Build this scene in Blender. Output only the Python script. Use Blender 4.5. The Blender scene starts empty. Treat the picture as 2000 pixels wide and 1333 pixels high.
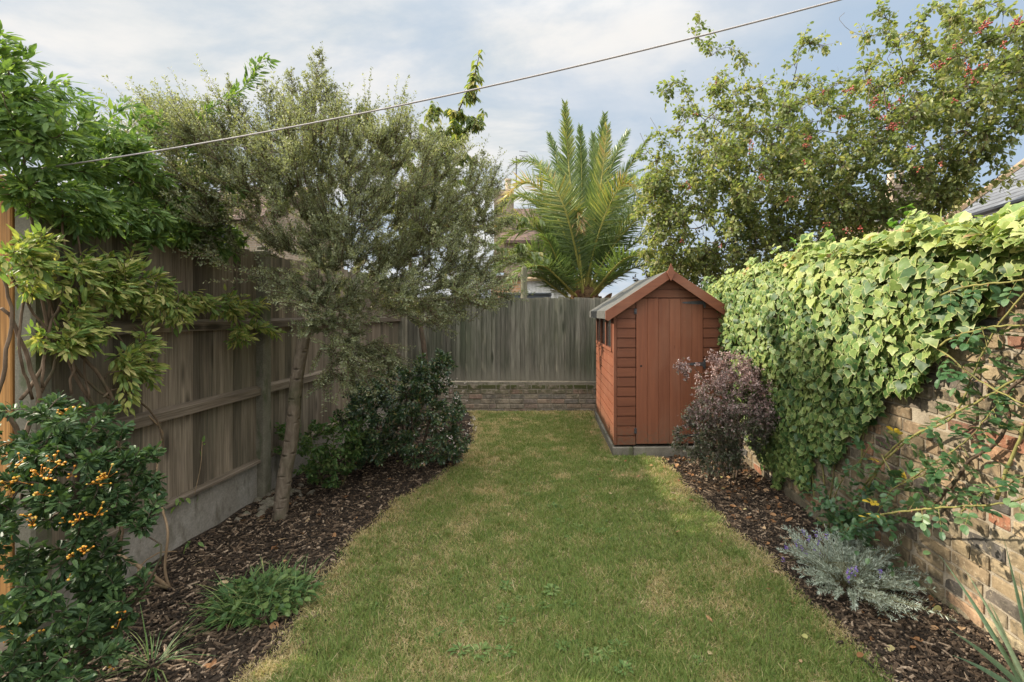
import bpy, math
import numpy as np
from mathutils import Vector

SC = bpy.context.scene
COL = SC.collection
PI = math.pi
F, PX, PY, CAMZ = 930.0, 1100.0, 612.0, 1.58      # focal length in photo pixels, vanishing point, eye height

def P(px, py, Y):
    return np.array([(px - PX) * Y / F, Y, CAMZ - (py - PY) * Y / F])
def G(px, py):                                      # a point on the ground
    Y = F * CAMZ / (py - PY)
    return np.array([(px - PX) * Y / F, Y, 0.0])
def WP(px, py, x):                                  # a point on the plane X = x
    return P(px, py, x * F / (px - PX))
def rng(s): return np.random.default_rng(s)
def nrm(v):
    v = np.asarray(v, float)
    return v / np.maximum(np.linalg.norm(v, axis=-1, keepdims=True), 1e-9)

def vnoise(p, seed=0):
    p = np.asarray(p, float)
    i = np.floor(p).astype(np.int64); f = p - i; f = f * f * (3 - 2 * f)
    def h(dx, dy, dz):
        n = ((i[:, 0] + dx) * 374761393 + (i[:, 1] + dy) * 668265263 + (i[:, 2] + dz) * 1440662683 + seed * 982451653) & 0x7fffffff
        n = ((n ^ (n >> 13)) * 1274126177) & 0x7fffffff
        return ((n ^ (n >> 16)) & 0xffff) / 65535.0
    r = 0
    for dx in (0, 1):
        wx = f[:, 0] if dx else 1 - f[:, 0]
        for dy in (0, 1):
            wy = f[:, 1] if dy else 1 - f[:, 1]
            for dz in (0, 1):
                wz = f[:, 2] if dz else 1 - f[:, 2]
                r = r + wx * wy * wz * h(dx, dy, dz)
    return r
def fbm(p, seed=0, oct=3):
    p = np.asarray(p, float); r = 0; a = .5; t = 0
    for k in range(oct):
        r = r + a * vnoise(p * (2 ** k), seed + k * 17); t += a; a *= .5
    return r / t

# ------------------------------------------------------------------ mesh builder
class MB:
    def __init__(s):
        s.V = []; s.L = []; s.T = []; s.R = []; s.E = []; s.n = 0
    def raw(s, V, loops, tot, r, e=None):
        V = np.asarray(V, float).reshape(-1, 3); k = len(V)
        s.V.append(V); s.L.append(np.asarray(loops, np.int64) + s.n); s.T.append(np.asarray(tot, np.int64))
        s.R.append(np.broadcast_to(np.asarray(r, float), (k,)).copy())
        s.E.append(np.broadcast_to(np.asarray(0. if e is None else e, float), (k,)).copy()); s.n += k
    def add(s, V, faces, r=.5, e=None):
        s.raw(V, [i for f in faces for i in f], [len(f) for f in faces], r, e)
    def box(s, c, h, b=0.0, rot=None, r=.5, jit=0, rg=None):
        """chamfered box: centre c, half sizes h, chamfer b, rot 3x3"""
        c = np.asarray(c, float); h = np.asarray(h, float)
        if b <= 0:
            V = np.array([[x, y, z] for x in (-1, 1) for y in (-1, 1) for z in (-1, 1)], float) * h
            Fc = [(0, 1, 3, 2), (4, 6, 7, 5), (0, 4, 5, 1), (2, 3, 7, 6), (0, 2, 6, 4), (1, 5, 7, 3)]
        else:
            key = {}; V = []
            for sx in (-1, 1):
                for sy in (-1, 1):
                    for sz in (-1, 1):
                        sg = np.array([sx, sy, sz])
                        for a in range(3):
                            q = sg * (h - b); q[a] = sg[a] * h[a]
                            key[(sx, sy, sz, a)] = len(V); V.append(q)
            V = np.array(V); Fc = []
            for a in range(3):
                o = [i for i in range(3) if i != a]
                for sa in (-1, 1):
                    f = []
                    for (u, w) in ((-1, -1), (1, -1), (1, 1), (-1, 1)):
                        sg = [0, 0, 0]; sg[a] = sa; sg[o[0]] = u; sg[o[1]] = w
                        f.append(key[(sg[0], sg[1], sg[2], a)])
                    if (sa > 0) == (a == 1): f = f[::-1]
                    Fc.append(f)
                a2, b2 = o
                for s1 in (-1, 1):
                    for s2 in (-1, 1):
                        def kk(t, ax):
                            sg = [0, 0, 0]; sg[a] = t; sg[a2] = s1; sg[b2] = s2
                            return key[(sg[0], sg[1], sg[2], ax)]
                        Fc.append([kk(-1, a2), kk(1, a2), kk(1, b2), kk(-1, b2)])
            for sx in (-1, 1):
                for sy in (-1, 1):
                    for sz in (-1, 1):
                        Fc.append([key[(sx, sy, sz, a)] for a in range(3)])
        if jit and rg is not None: V = V + rg.normal(0, jit, V.shape)
        if rot is not None: V = V @ np.asarray(rot).T
        s.add(V + c, Fc, r)
    def bx(s, x0, x1, y0, y1, z0, z1, b=0.0, r=.5, **k):
        s.box(((x0 + x1) / 2, (y0 + y1) / 2, (z0 + z1) / 2), (abs(x1 - x0) / 2, abs(y1 - y0) / 2, abs(z1 - z0) / 2), b, r=r, **k)
    def prism(s, poly, a, b, ax=1, r=.5):
        """extrude polygon (2-D, in the two other axes) along axis ax from a to b"""
        poly = np.asarray(poly, float); k = len(poly); o = [i for i in range(3) if i != ax]
        V = np.zeros((2 * k, 3)); V[:k, o] = poly; V[k:, o] = poly; V[:k, ax] = a; V[k:, ax] = b
        fc = [list(range(k))[::-1], list(range(k, 2 * k))] + [[i, (i + 1) % k, k + (i + 1) % k, k + i] for i in range(k)]
        s.add(V, fc, r)
    def tube(s, pts, rad, n=6, r=.5, cap=True):
        pts = np.asarray(pts, float); m = len(pts)
        rad = np.broadcast_to(np.asarray(rad, float), (m,))
        t = np.gradient(pts, axis=0); t = nrm(t)
        u = np.cross(t[0], [0, 0, 1.]);
        if np.linalg.norm(u) < .1: u = np.cross(t[0], [1., 0, 0])
        u = nrm(u); an = np.arange(n) * 2 * PI / n; ca, sa = np.cos(an), np.sin(an)
        V = np.zeros((m, n, 3))
        for i in range(m):
            u = nrm(u - t[i] * np.dot(u, t[i])); w = np.cross(t[i], u)
            V[i] = pts[i] + rad[i] * (ca[:, None] * u + sa[:, None] * w)
        i, j = np.meshgrid(np.arange(m - 1), np.arange(n), indexing='ij')
        j2 = (j + 1) % n
        q = np.stack([i * n + j, i * n + j2, (i + 1) * n + j2, (i + 1) * n + j], -1).reshape(-1)
        tot = [4] * ((m - 1) * n)
        if cap:
            q = np.concatenate([q, np.arange(n)[::-1], (m - 1) * n + np.arange(n)]); tot = tot + [n, n]
        s.raw(V.reshape(-1, 3), q, tot, r)
    def lathe(s, prof, c, n=12, r=.5):
        prof = np.asarray(prof, float); m = len(prof); an = np.arange(n) * 2 * PI / n
        V = np.stack([prof[:, None, 0] * np.cos(an), prof[:, None, 0] * np.sin(an), np.broadcast_to(prof[:, None, 1], (m, n))], -1).reshape(-1, 3) + np.asarray(c)
        fc = [(i * n + j, i * n + (j + 1) % n, (i + 1) * n + (j + 1) % n, (i + 1) * n + j) for i in range(m - 1) for j in range(n)]
        s.add(V, fc, r)
    def grid(s, X, Y, Z, r=.5, e=None):
        m, n = X.shape
        i, j = np.meshgrid(np.arange(m - 1), np.arange(n - 1), indexing='ij')
        q = np.stack([i * n + j, i * n + j + 1, (i + 1) * n + j + 1, (i + 1) * n + j], -1).reshape(-1)
        s.raw(np.stack([X, Y, Z], -1).reshape(-1, 3), q, [4] * ((m - 1) * (n - 1)), r if np.isscalar(r) else np.asarray(r).reshape(-1), e)
    def inst(s, tpl, pos, D, N, S, W=None, r=None, curl=0.0, rg=None):
        """instances of a leaf template: pos, length dir D, normal N, length S, width W"""
        tv, fc, ed = tpl
        pos = np.asarray(pos, float); k = len(pos)
        if k == 0: return
        D = nrm(D); N = np.broadcast_to(np.asarray(N, float), (k, 3)); N = N - D * np.sum(N * D, 1, keepdims=True); N = nrm(N)
        T = np.cross(D, N); S = np.broadcast_to(np.asarray(S, float), (k,)); W = S if W is None else np.broadcast_to(np.asarray(W, float), (k,))
        curl = np.broadcast_to(np.asarray(curl, float), (k,))
        x, y, z = tv[:, 0], tv[:, 1], tv[:, 2]
        zz = z[None] * W[:, None] - curl[:, None] * (y ** 2)[None] * S[:, None]
        V = pos[:, None] + (x[None] * W[:, None])[..., None] * T[:, None] + (y[None] * S[:, None])[..., None] * D[:, None] + zz[..., None] * N[:, None]
        lp = np.array([i for f in fc for i in f]); tt = np.array([len(f) for f in fc]); m = len(tv)
        loops = (lp[None] + np.arange(k)[:, None] * m).reshape(-1)
        r = np.full(k, .5) if r is None else np.broadcast_to(np.asarray(r, float), (k,))
        s.raw(V.reshape(-1, 3), loops, np.tile(tt, k), np.repeat(r, m), np.tile(ed, k))
    def build(s, name, mat, parent=None, smooth=False, xf=None):
        V = np.concatenate(s.V); L = np.concatenate(s.L); T = np.concatenate(s.T)
        if xf is not None: V = xf(V)
        if parent is not None: V = V - root_loc(parent)
        me = bpy.data.meshes.new(name)
        me.vertices.add(len(V)); me.vertices.foreach_set('co', V.astype(np.float32).reshape(-1))
        me.loops.add(len(L)); me.loops.foreach_set('vertex_index', L.astype(np.int32))
        me.polygons.add(len(T)); st = np.concatenate([[0], np.cumsum(T)[:-1]])
        me.polygons.foreach_set('loop_start', st.astype(np.int32)); me.polygons.foreach_set('loop_total', T.astype(np.int32))
        me.polygons.foreach_set('use_smooth', np.full(len(T), bool(smooth)))
        me.update(calc_edges=True)
        for nm, ar in (('rnd', s.R), ('edge', s.E)):
            a = me.attributes.new(nm, 'FLOAT', 'POINT'); a.data.foreach_set('value', np.concatenate(ar).astype(np.float32))
        me.materials.append(mat)
        o = bpy.data.objects.new(name, me); COL.objects.link(o)
        if parent is not None: o.parent = parent
        return o

def root_loc(o):
    while o.parent is not None: o = o.parent
    return np.array(o.location) if o.type == 'EMPTY' else np.zeros(3)
def tag(o, label=None, cat=None, group=None, kind=None):
    if label: o['label'] = label
    if cat: o['category'] = cat
    if group: o['group'] = group
    if kind: o['kind'] = kind
    return o
def thing(name, label, cat, loc=(0, 0, 0), group=None):
    o = bpy.data.objects.new(name, None); COL.objects.link(o); o.location = [float(v) for v in loc]; o.empty_display_size = .1
    return tag(o, label, cat, group)

# ------------------------------------------------------------------ materials
class NT:
    def __init__(s, name):
        s.m = bpy.data.materials.new(name); s.m.use_nodes = True; s.t = s.m.node_tree; s.t.nodes.clear()
    def n(s, typ, ins=None, **kw):
        nd = s.t.nodes.new(typ)
        for k, v in kw.items(): setattr(nd, k, v)
        for k, v in (ins or {}).items():
            sk = nd.inputs[k]
            if isinstance(v, bpy.types.NodeSocket): s.t.links.new(v, sk)
            else: sk.default_value = v
        return nd
    def attr(s, nm): return s.n('ShaderNodeAttribute', attribute_name=nm).outputs['Fac']
    def ramp(s, fac, stops, interp='LINEAR'):
        nd = s.n('ShaderNodeValToRGB', {'Fac': fac}); cr = nd.color_ramp; cr.interpolation = interp
        while len(cr.elements) < len(stops): cr.elements.new(.5)
        for e, (p, c) in zip(cr.elements, stops):
            e.position = p; e.color = (c, c, c, 1) if np.isscalar(c) else (c[0], c[1], c[2], 1)
        return nd.outputs['Color']
    def mix(s, fac, a, b, blend='MIX'):
        nd = s.n('ShaderNodeMix', data_type='RGBA', blend_type=blend)
        for i, v in ((0, fac), (6, a), (7, b)):
            if isinstance(v, bpy.types.NodeSocket): s.t.links.new(v, nd.inputs[i])
            else: nd.inputs[i].default_value = v if (i == 0 or len(v) == 4) else (v[0], v[1], v[2], 1)
        return nd.outputs[2]
    def math(s, op, a, b=0.0, c=0.0, clamp=False):
        nd = s.n('ShaderNodeMath', operation=op, use_clamp=clamp)
        for i, v in enumerate((a, b, c)):
            if isinstance(v, bpy.types.NodeSocket): s.t.links.new(v, nd.inputs[i])
            else: nd.inputs[i].default_value = v
        return nd.outputs[0]
    def coord(s, scale=(1, 1, 1), off=None):
        v = s.n('ShaderNodeTexCoord').outputs['Object']
        if off is not None:
            cb = s.n('ShaderNodeCombineXYZ', {0: off, 1: off, 2: off}).outputs[0]
            v = s.n('ShaderNodeVectorMath', {0: v, 1: cb}, operation='ADD').outputs[0]
        return s.n('ShaderNodeMapping', {'Vector': v, 'Scale': scale}).outputs[0]
    def noise(s, vec, scale, detail=4, rough=.55, dist=0.0):
        return s.n('ShaderNodeTexNoise', {'Vector': vec, 'Scale': scale, 'Detail': detail, 'Roughness': rough, 'Distortion': dist}).outputs['Fac']
    def bump(s, h, st=.3, d=.01):
        return s.n('ShaderNodeBump', {'Height': h, 'Strength': st, 'Distance': d}).outputs[0]
    def out(s, sh): s.n('ShaderNodeOutputMaterial', {'Surface': sh}); return s.m
    def pbr(s, col, rough=.7, normal=None, spec=.5, metal=0.0):
        ins = {'Base Color': col if isinstance(col, bpy.types.NodeSocket) else (*col, 1), 'Roughness': rough, 'Specular IOR Level': spec, 'Metallic': metal}
        if normal is not None: ins['Normal'] = normal
        return s.n('ShaderNodeBsdfPrincipled', ins).outputs[0]

def leaf_mat(name, stops, trans=.35, rough=.45, spec=.4, edgecol=None, edge0=.55, tcol=(1.25, 1.3, .6)):
    t = NT(name)
    c = t.ramp(t.attr('rnd'), stops)
    if edgecol is not None:
        e = t.math('ADD', t.attr('edge'), t.math('MULTIPLY_ADD', t.noise(t.coord(), 45, 2), .5, -.25))
        f = t.ramp(e, [(edge0 - .1, 0.), (edge0 + .14, 1.)])
        f = t.math('MULTIPLY', f, t.ramp(t.attr('rnd'), [(.0, .25), (.35, 1.0), (1., 1.)]))
        c = t.mix(f, c, edgecol)
    v = t.noise(t.coord(), 60, 2)
    c = t.mix(1.0, c, t.ramp(v, [(.25, .8), (.75, 1.18)]), 'MULTIPLY')
    tc = t.mix(1.0, c, tcol, 'MULTIPLY')
    a = t.pbr(c, rough, None, spec)
    b = t.n('ShaderNodeBsdfTranslucent', {'Color': tc}).outputs[0]
    return t.out(t.n('ShaderNodeMixShader', {0: trans, 1: a, 2: b}).outputs[0])

def wood_mat(name, dark, light, tint=None, axis=2, rough=.8, tintamt=.5, scale=1.0, low=None):
    """weathered timber with grain along an axis; rnd shifts grain and shade per board"""
    t = NT(name); r = t.attr('rnd')
    sc = [14 * scale] * 3; sc[axis] = 1.1 * scale
    v = t.coord(tuple(sc), t.math('MULTIPLY', r, 23.0))
    g = t.noise(v, 1.6, 6, .6, .6)
    sc2 = [70 * scale] * 3; sc2[axis] = 1.6 * scale
    g2 = t.noise(t.coord(tuple(sc2), t.math('MULTIPLY', r, 11.0)), 1.5, 4, .6)
    c = t.ramp(g, [(.28, dark), (.72, light)])
    c = t.mix(1.0, c, t.ramp(g2, [(.32, .58), (.6, 1.14)]), 'MULTIPLY')
    c = t.mix(1.0, c, t.ramp(r, [(0, .55), (1, 1.38)]), 'MULTIPLY')
    # knots
    kv = [5.5 * scale] * 3; kv[axis] = 1.3 * scale
    vo = t.n('ShaderNodeTexVoronoi', {'Vector': t.coord(tuple(kv), t.math('MULTIPLY', r, 7.0)), 'Scale': 1.0}).outputs['Distance']
    c = t.mix(t.ramp(vo, [(.07, .85), (.17, 0.)]), c, tuple(.3 * x for x in dark))
    if tint is not None:
        f = t.ramp(t.noise(t.coord((1.5, 1.5, .6)), 1.4, 4), [(.4, 0.), (.7, tintamt)])
        c = t.mix(f, c, tint)
    if low is not None:                                   # (z0, z1, colour): a weathering band with ragged edge
        z = t.n('ShaderNodeSeparateXYZ', {0: t.n('ShaderNodeNewGeometry').outputs['Position']}).outputs[2]
        zz = t.math('ADD', z, t.math('MULTIPLY_ADD', g, .5, -.25))
        f = t.ramp(t.math('DIVIDE', t.math('SUBTRACT', zz, low[0]), low[1] - low[0], clamp=True), [(0, .75), (1, 0.)])
        c = t.mix(f, c, low[2])
    h = t.math('ADD', t.math('MULTIPLY', g, .6), t.math('MULTIPLY', g2, .5))
    return t.out(t.pbr(c, rough, t.bump(h, .5, .006), .25))

def brick_mat(name, stops, dirt=(.05, .045, .035), moss=None, dirtamt=.7):
    t = NT(name); r = t.attr('rnd')
    v = t.coord((1, 1, 1), t.math('MULTIPLY', r, 9.0))
    c = t.ramp(r, stops, 'LINEAR')
    n1 = t.noise(v, 14, 6, .65, .4)
    c = t.mix(1.0, c, t.ramp(n1, [(.3, .6), (.7, 1.25)]), 'MULTIPLY')
    n2 = t.noise(t.coord(), 7, 6, .7, .8)
    c = t.mix(t.ramp(n2, [(.5, 0.), (.62, dirtamt)]), c, dirt)
    n3 = t.noise(t.coord(), 42, 4, .6)
    c = t.mix(t.ramp(n3, [(.57, 0.), (.7, .5)]), c, (.42, .35, .24))
    if moss is not None:
        z = t.n('ShaderNodeSeparateXYZ', {0: t.n('ShaderNodeNewGeometry').outputs['Position']}).outputs[2]
        f = t.math('MULTIPLY', t.ramp(t.noise(t.coord(), 9, 5), [(.42, 0.), (.55, 1.)]), t.ramp(t.math('DIVIDE', t.math('SUBTRACT', z, moss[0]), moss[1] - moss[0], clamp=True), [(0, 0.), (1, 1.)]))
        c = t.mix(f, c, moss[2])
    return t.out(t.pbr(c, .9, t.bump(t.math('ADD', n1, t.math('MULTIPLY', n3, .6)), .8, .012), .2))

def stone_mat(name, a, b, scale=6, rough=.85, bumpst=.4, spots=None):
    t = NT(name)
    n1 = t.noise(t.coord(), scale, 6, .6, .3); n2 = t.noise(t.coord(), scale * 14, 3, .6)
    c = t.ramp(n1, [(.3, a), (.7, b)])
    c = t.mix(1.0, c, t.ramp(n2, [(.3, .8), (.7, 1.15)]), 'MULTIPLY')
    if spots is not None:
        c = t.mix(t.ramp(t.noise(t.coord((1, 1, .35)), scale * 1.7, 5, .6), [(.55, 0.), (.68, .8)]), c, spots)
    return t.out(t.pbr(c, rough, t.bump(t.math('ADD', n2, n1), bumpst, .006), .25))

def flat_mat(name, col, rough=.6, spec=.5, metal=0.0, vary=.15, scale=20):
    t = NT(name)
    n1 = t.noise(t.coord(), scale, 4)
    c = t.mix(1.0, (*col, 1), t.ramp(n1, [(.3, 1 - vary), (.7, 1 + vary)]), 'MULTIPLY')
    return t.out(t.pbr(c, rough, t.bump(n1, .15, .003), spec, metal))

def trunk_mat(name, a, b):
    t = NT(name)
    g = t.noise(t.coord((30, 30, 9)), 1.3, 6, .65, .5); g2 = t.noise(t.coord((5, 5, 4)), 1.5, 4)
    vo = t.n('ShaderNodeTexVoronoi', {'Vector': t.coord((11, 11, 24)), 'Scale': 1.0, 'Randomness': 1.0}).outputs['Distance']
    c = t.ramp(g, [(.3, a), (.7, b)])
    c = t.mix(t.ramp(vo, [(.10, .75), (.2, 0.)]), c, (.035, .027, .02))
    c = t.mix(t.ramp(g2, [(.5, 0.), (.66, .6)]), c, (.075, .08, .04))
    h = t.math('ADD', g, t.math('MULTIPLY', t.ramp(vo, [(.14, 0.), (.32, 1.)]), .8))
    return t.out(t.pbr(c, .88, t.bump(h, .9, .012), .2))

def bark_mat(name, a, b, scale=1.0):
    t = NT(name)
    g = t.noise(t.coord((26 * scale, 26 * scale, 7 * scale)), 1.3, 5, .65, .4)
    g2 = t.noise(t.coord((4, 4, 3)), 1.5, 4)
    c = t.ramp(g, [(.3, a), (.7, b)])
    c = t.mix(t.ramp(g2, [(.52, 0.), (.66, .55)]), c, (.05, .06, .028))
    return t.out(t.pbr(c, .85, t.bump(g, .7, .01), .2))

# ------------------------------------------------------------------ leaf templates: x across (-.5...5), y along 0..1
def tpl_leaf(ws, ts=None, fold=.12, wave=0.0):
    """midrib + two edges; ws = half widths at interior stations"""
    k = len(ws); ts = ts or [(i + 1) / (k + 1) for i in range(k)]
    V = [(0, 0, 0)]; E = [.6]
    for w, t_ in zip(ws, ts):
        zf = fold * w * 2
        V += [(-w, t_, zf), (0, t_, 0), (w, t_, zf)]; E += [1, 0, 1]
    V.append((0, 1, 0)); E.append(1.0); last = len(V) - 1
    Fc = [(0, 2, 1), (0, 3, 2)]
    for i in range(k - 1):
        a = 1 + 3 * i; b = a + 3
        Fc += [(a, a + 1, b + 1, b), (a + 1, a + 2, b + 2, b + 1)]
    a = 1 + 3 * (k - 1); Fc += [(a, a + 1, last), (a + 1, a + 2, last)]
    return np.array(V, float), Fc, np.array(E, float)
T_LANCE = tpl_leaf([.42, .46, .26], [.2, .48, .78])
T_OVAL = tpl_leaf([.36, .5, .4], [.15, .48, .8])
T_SPOON = tpl_leaf([.18, .42, .48], [.2, .55, .82], .08)
T_MINI = (np.array([(0, 0, 0), (.5, .5, .06), (0, 1, 0), (-.5, .5, .06)], float), [(0, 1, 2, 3)], np.array([0, 1, 1, 1.]))
T_HEX = (np.array([(0, 0, 0), (.42, .3, .06), (.4, .72, .06), (0, 1, 0), (-.4, .72, .06), (-.42, .3, .06)], float), [(0, 1, 2, 3), (0, 3, 4, 5)], np.array([0, 1, 1, 1, 1, 1.]))
T_STRAP = tpl_leaf([.5, .5, .42, .25], [.05, .35, .65, .86], .15)
def tpl_ivy(lobe=1.0):
    ol = [(0, .0), (.2, -.1), (.45, -.02), (.53, .16), (.44 - .04 * lobe, .3), (.47 + .06 * lobe, .46), (.3 - .07 * lobe, .58), (.2 - .03 * lobe, .74), (0, 1.0)]
    out = ol + [(-x, y) for x, y in ol[-2:0:-1]]
    V = []; E = []; k = len(out)
    for s_, e in ((1.0, 1.0), (.62, .45)):
        for (x, y) in out:
            cx, cy = 0, .3
            xx = cx + (x - cx) * s_; yy = cy + (y - cy) * s_
            V.append((xx, yy, .10 * abs(xx) - .25 * (xx ** 2) - .10 * (yy - .3) ** 2)); E.append(e)
    V.append((0, .3, -.02)); E.append(0)
    Fc = [(i, (i + 1) % k, k + (i + 1) % k, k + i) for i in range(k)] + [(k + i, k + (i + 1) % k, 2 * k) for i in range(k)]
    return np.array(V, float), Fc, np.array(E, float)
T_IVY = tpl_ivy(1.0); T_IVYH = tpl_ivy(0.1)

def ball(mb, c, r, n=6, m=4, rr=.5, sq=1.0):
    ph = np.linspace(.05, PI - .05, m + 1)
    mb.lathe(np.stack([r * np.sin(ph), -r * sq * np.cos(ph)], 1), c, n, rr)

# ------------------------------------------------------------------ plant skeletons
def smooth_poly(pts, step):
    pts = np.asarray(pts, float)
    if len(pts) < 3:
        n = max(2, int(np.linalg.norm(pts[-1] - pts[0]) / step) + 1); return pts[0] + (pts[-1] - pts[0]) * np.linspace(0, 1, n)[:, None]
    q = np.vstack([2 * pts[0] - pts[1], pts, 2 * pts[-1] - pts[-2]]); out = []
    for i in range(1, len(q) - 2):
        p0, p1, p2, p3 = q[i - 1:i + 3]; n = max(2, int(np.linalg.norm(p2 - p1) / step))
        t = np.linspace(0, 1, n, endpoint=False)[:, None]
        out.append(.5 * (2 * p1 + (p2 - p0) * t + (2 * p0 - 5 * p1 + 4 * p2 - p3) * t ** 2 + (3 * p1 - p0 - 3 * p2 + p3) * t ** 3))
    out.append(pts[-1:]); return np.vstack(out)

class Skel:
    def __init__(s, trunks, rg, step=.08):
        """trunks: list of (points, r0, r1)"""
        s.rg = rg; s.step = step
        s.p = np.zeros((200000, 3)); s.d = np.zeros((200000, 3)); s.par = np.full(200000, -1); s.tr = np.zeros(200000); s.n = 0; s.br = []
        for pts, r0, r1 in trunks:
            q = smooth_poly(pts, step); rr = np.linspace(r0, r1, len(q))
            par = -1
            if s.n: par = int(np.argmin(np.linalg.norm(s.p[:s.n] - q[0], axis=1)))
            s.push(q, par, rr)
        s.nt = s.n
    def push(s, q, par, rr=None):
        idx = [par] if par >= 0 else []
        t = nrm(np.gradient(q, axis=0)) if len(q) > 1 else np.array([[0, 0, 1.]])
        for i in range(len(q)):
            s.p[s.n] = q[i]; s.d[s.n] = t[i]; s.par[s.n] = par; s.tr[s.n] = 0 if rr is None else rr[i]
            par = s.n; idx.append(s.n); s.n += 1
        s.br.append(idx)
    def tips(s, T, fwd=.5, arc=.35, wig=.12, up=0.0, minz=None, nofirst=0):
        T = np.asarray(T, float)
        dd = np.array([np.min(np.linalg.norm(s.p[:s.n] - t, axis=1)) for t in T])
        for k in np.argsort(dd):
            t = T[k]; v = t - s.p[nofirst:s.n]; d = np.linalg.norm(v, axis=1) + 1e-6
            cost = d * (1 + fwd * (1 - np.sum(v * s.d[nofirst:s.n], 1) / d))
            i = int(np.argmin(cost)) + nofirst; L = np.linalg.norm(t - s.p[i])
            if L < s.step * .7: continue
            a = s.p[i]; c = a + s.d[i] * L * arc + np.array([0, 0, up * L]) + s.rg.normal(0, wig * L * .5, 3)
            m = max(2, int(L / s.step)); u = np.linspace(0, 1, m + 1)[1:, None]
            q = (1 - u) ** 2 * a + 2 * u * (1 - u) * c + u ** 2 * t
            q[:-1] += s.rg.normal(0, wig * s.step * .5, q[:-1].shape)
            s.push(q, i)
    def finish(s, rt=.0025, ex=.48, rmax=1.0):
        n = s.n; cnt = np.zeros(n)
        has = np.zeros(n, bool); has[s.par[:n][s.par[:n] >= 0]] = True
        cnt[~has] = 1
        for i in range(n - 1, -1, -1):
            if s.par[i] >= 0: cnt[s.par[i]] += cnt[i]
        s.cnt = cnt; s.rad = np.minimum(rmax, np.maximum(rt * cnt ** ex, 0)); s.rad = np.where(s.tr[:n] > 0, s.tr[:n], s.rad)
    def wood(s, mb, thin=.0, nmax=9):
        for b in s.br:
            if len(b) < 2: continue
            r = s.rad[b].copy()
            if len(b) > 1: r[0] = min(r[0], r[1] * 1.25)
            if r.max() < thin: continue
            sides = nmax if r.max() > .03 else (6 if r.max() > .01 else (4 if r.max() > .004 else 3))
            mb.tube(s.p[b], r, sides, s.rg.random(), cap=False)
    def sample(s, N, cmax=3, minz=None):
        n = s.n; i = np.nonzero((s.par[:n] >= 0) & (s.cnt <= cmax) & (np.arange(n) >= s.nt))[0]
        a = s.p[s.par[i]]; b = s.p[i]; L = np.linalg.norm(b - a, axis=1)
        k = s.rg.choice(len(i), N, p=L / L.sum()); u = s.rg.random(N)[:, None]
        return a[k] * (1 - u) + b[k] * u, nrm(b[k] - a[k] + 1e-7)

def ell(rg, n, c, r, shell=.45):
    """points in an ellipsoid, biased towards its surface"""
    d = nrm(rg.normal(size=(n, 3))); u = rg.random(n) ** shell
    return np.asarray(c) + d * u[:, None] * np.asarray(r)
def pell(rg, n, px, py, Y, rx, ry, rd, shell=.45):
    return ell(rg, n, P(px, py, Y), (rx * Y / F, rd, ry * Y / F), shell)
def perp(rg, d):
    v = rg.normal(size=d.shape); v = v - d * np.sum(v * d, 1, keepdims=True); return nrm(v)
UP = np.array([0, 0, 1.])
EXPOSURE = 0.84
SUN_E, SUN_Y, SUN_Z = 4.8, -.10, .60
CLOUD, SKYK, FILL_HI, FILL_BACK, CLX, CLY = 5.0, .45, 1.75, 1.0, 1.3, .4
# ================================================================== camera, sky, sun
cam = bpy.data.cameras.new('camera'); co = bpy.data.objects.new('camera', cam); COL.objects.link(co)
co.location = (0, 0, CAMZ); co.rotation_euler = (PI / 2, 0, 0)
cam.sensor_width = 36; cam.lens = 36 * F / 2000; cam.shift_x = -(PX - 1000) / 2000; cam.shift_y = -(666.5 - PY) / 2000
cam.clip_end = 2000; SC.camera = co
SC.view_settings.view_transform = 'Standard'; SC.view_settings.look = 'None'; SC.view_settings.exposure = EXPOSURE; SC.view_settings.gamma = 1
SC.cycles.max_bounces = 8; SC.cycles.diffuse_bounces = 4; SC.cycles.transmission_bounces = 6; SC.cycles.transparent_max_bounces = 8

LIGHT = nrm(np.array([1.0, SUN_Y, -SUN_Z]))                # direction the sunlight travels
sun = bpy.data.lights.new('sun', 'SUN'); so = bpy.data.objects.new('sun', sun); COL.objects.link(so)
sun.energy = SUN_E; sun.angle = math.radians(.9); sun.color = (1.0, .9, .74)
so.rotation_euler = Vector(LIGHT).to_track_quat('-Z', 'Y').to_euler()
elev = math.asin(-LIGHT[2]); azim = math.atan2(-LIGHT[0], -LIGHT[1])

W = bpy.data.worlds.new('World'); SC.world = W; W.use_nodes = True
nt = W.node_tree; nt.nodes.clear()
def wn(typ, ins=None, **kw):
    nd = nt.nodes.new(typ)
    for k, v in kw.items(): setattr(nd, k, v)
    for k, v in (ins or {}).items():
        if isinstance(v, bpy.types.NodeSocket): nt.links.new(v, nd.inputs[k])
        else: nd.inputs[k].default_value = v
    return nd
def wm(op, a, b=0.0, c=0.0, clamp=False): return wn('ShaderNodeMath', {0: a, 1: b, 2: c}, operation=op, use_clamp=clamp).outputs[0]
def wramp(f, st):
    nd = wn('ShaderNodeValToRGB', {'Fac': f}); cr = nd.color_ramp; cr.interpolation = 'EASE'
    while len(cr.elements) < len(st): cr.elements.new(.5)
    for e, (p, c) in zip(cr.elements, st): e.position = p; e.color = (c, c, c, 1) if np.isscalar(c) else (*c, 1)
    return nd.outputs[0]
def wmix(f, a, b, bl='MIX'):
    nd = wn('ShaderNodeMix', data_type='RGBA', blend_type=bl)
    for i, v in ((0, f), (6, a), (7, b)):
        if isinstance(v, bpy.types.NodeSocket): nt.links.new(v, nd.inputs[i])
        else: nd.inputs[i].default_value = v
    return nd.outputs[2]
sky = wn('ShaderNodeTexSky', sky_type='NISHITA', sun_disc=False, sun_elevation=elev, sun_rotation=azim, altitude=30, air_density=1.0, dust_density=1.2, ozone_density=1.2).outputs[0]
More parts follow.
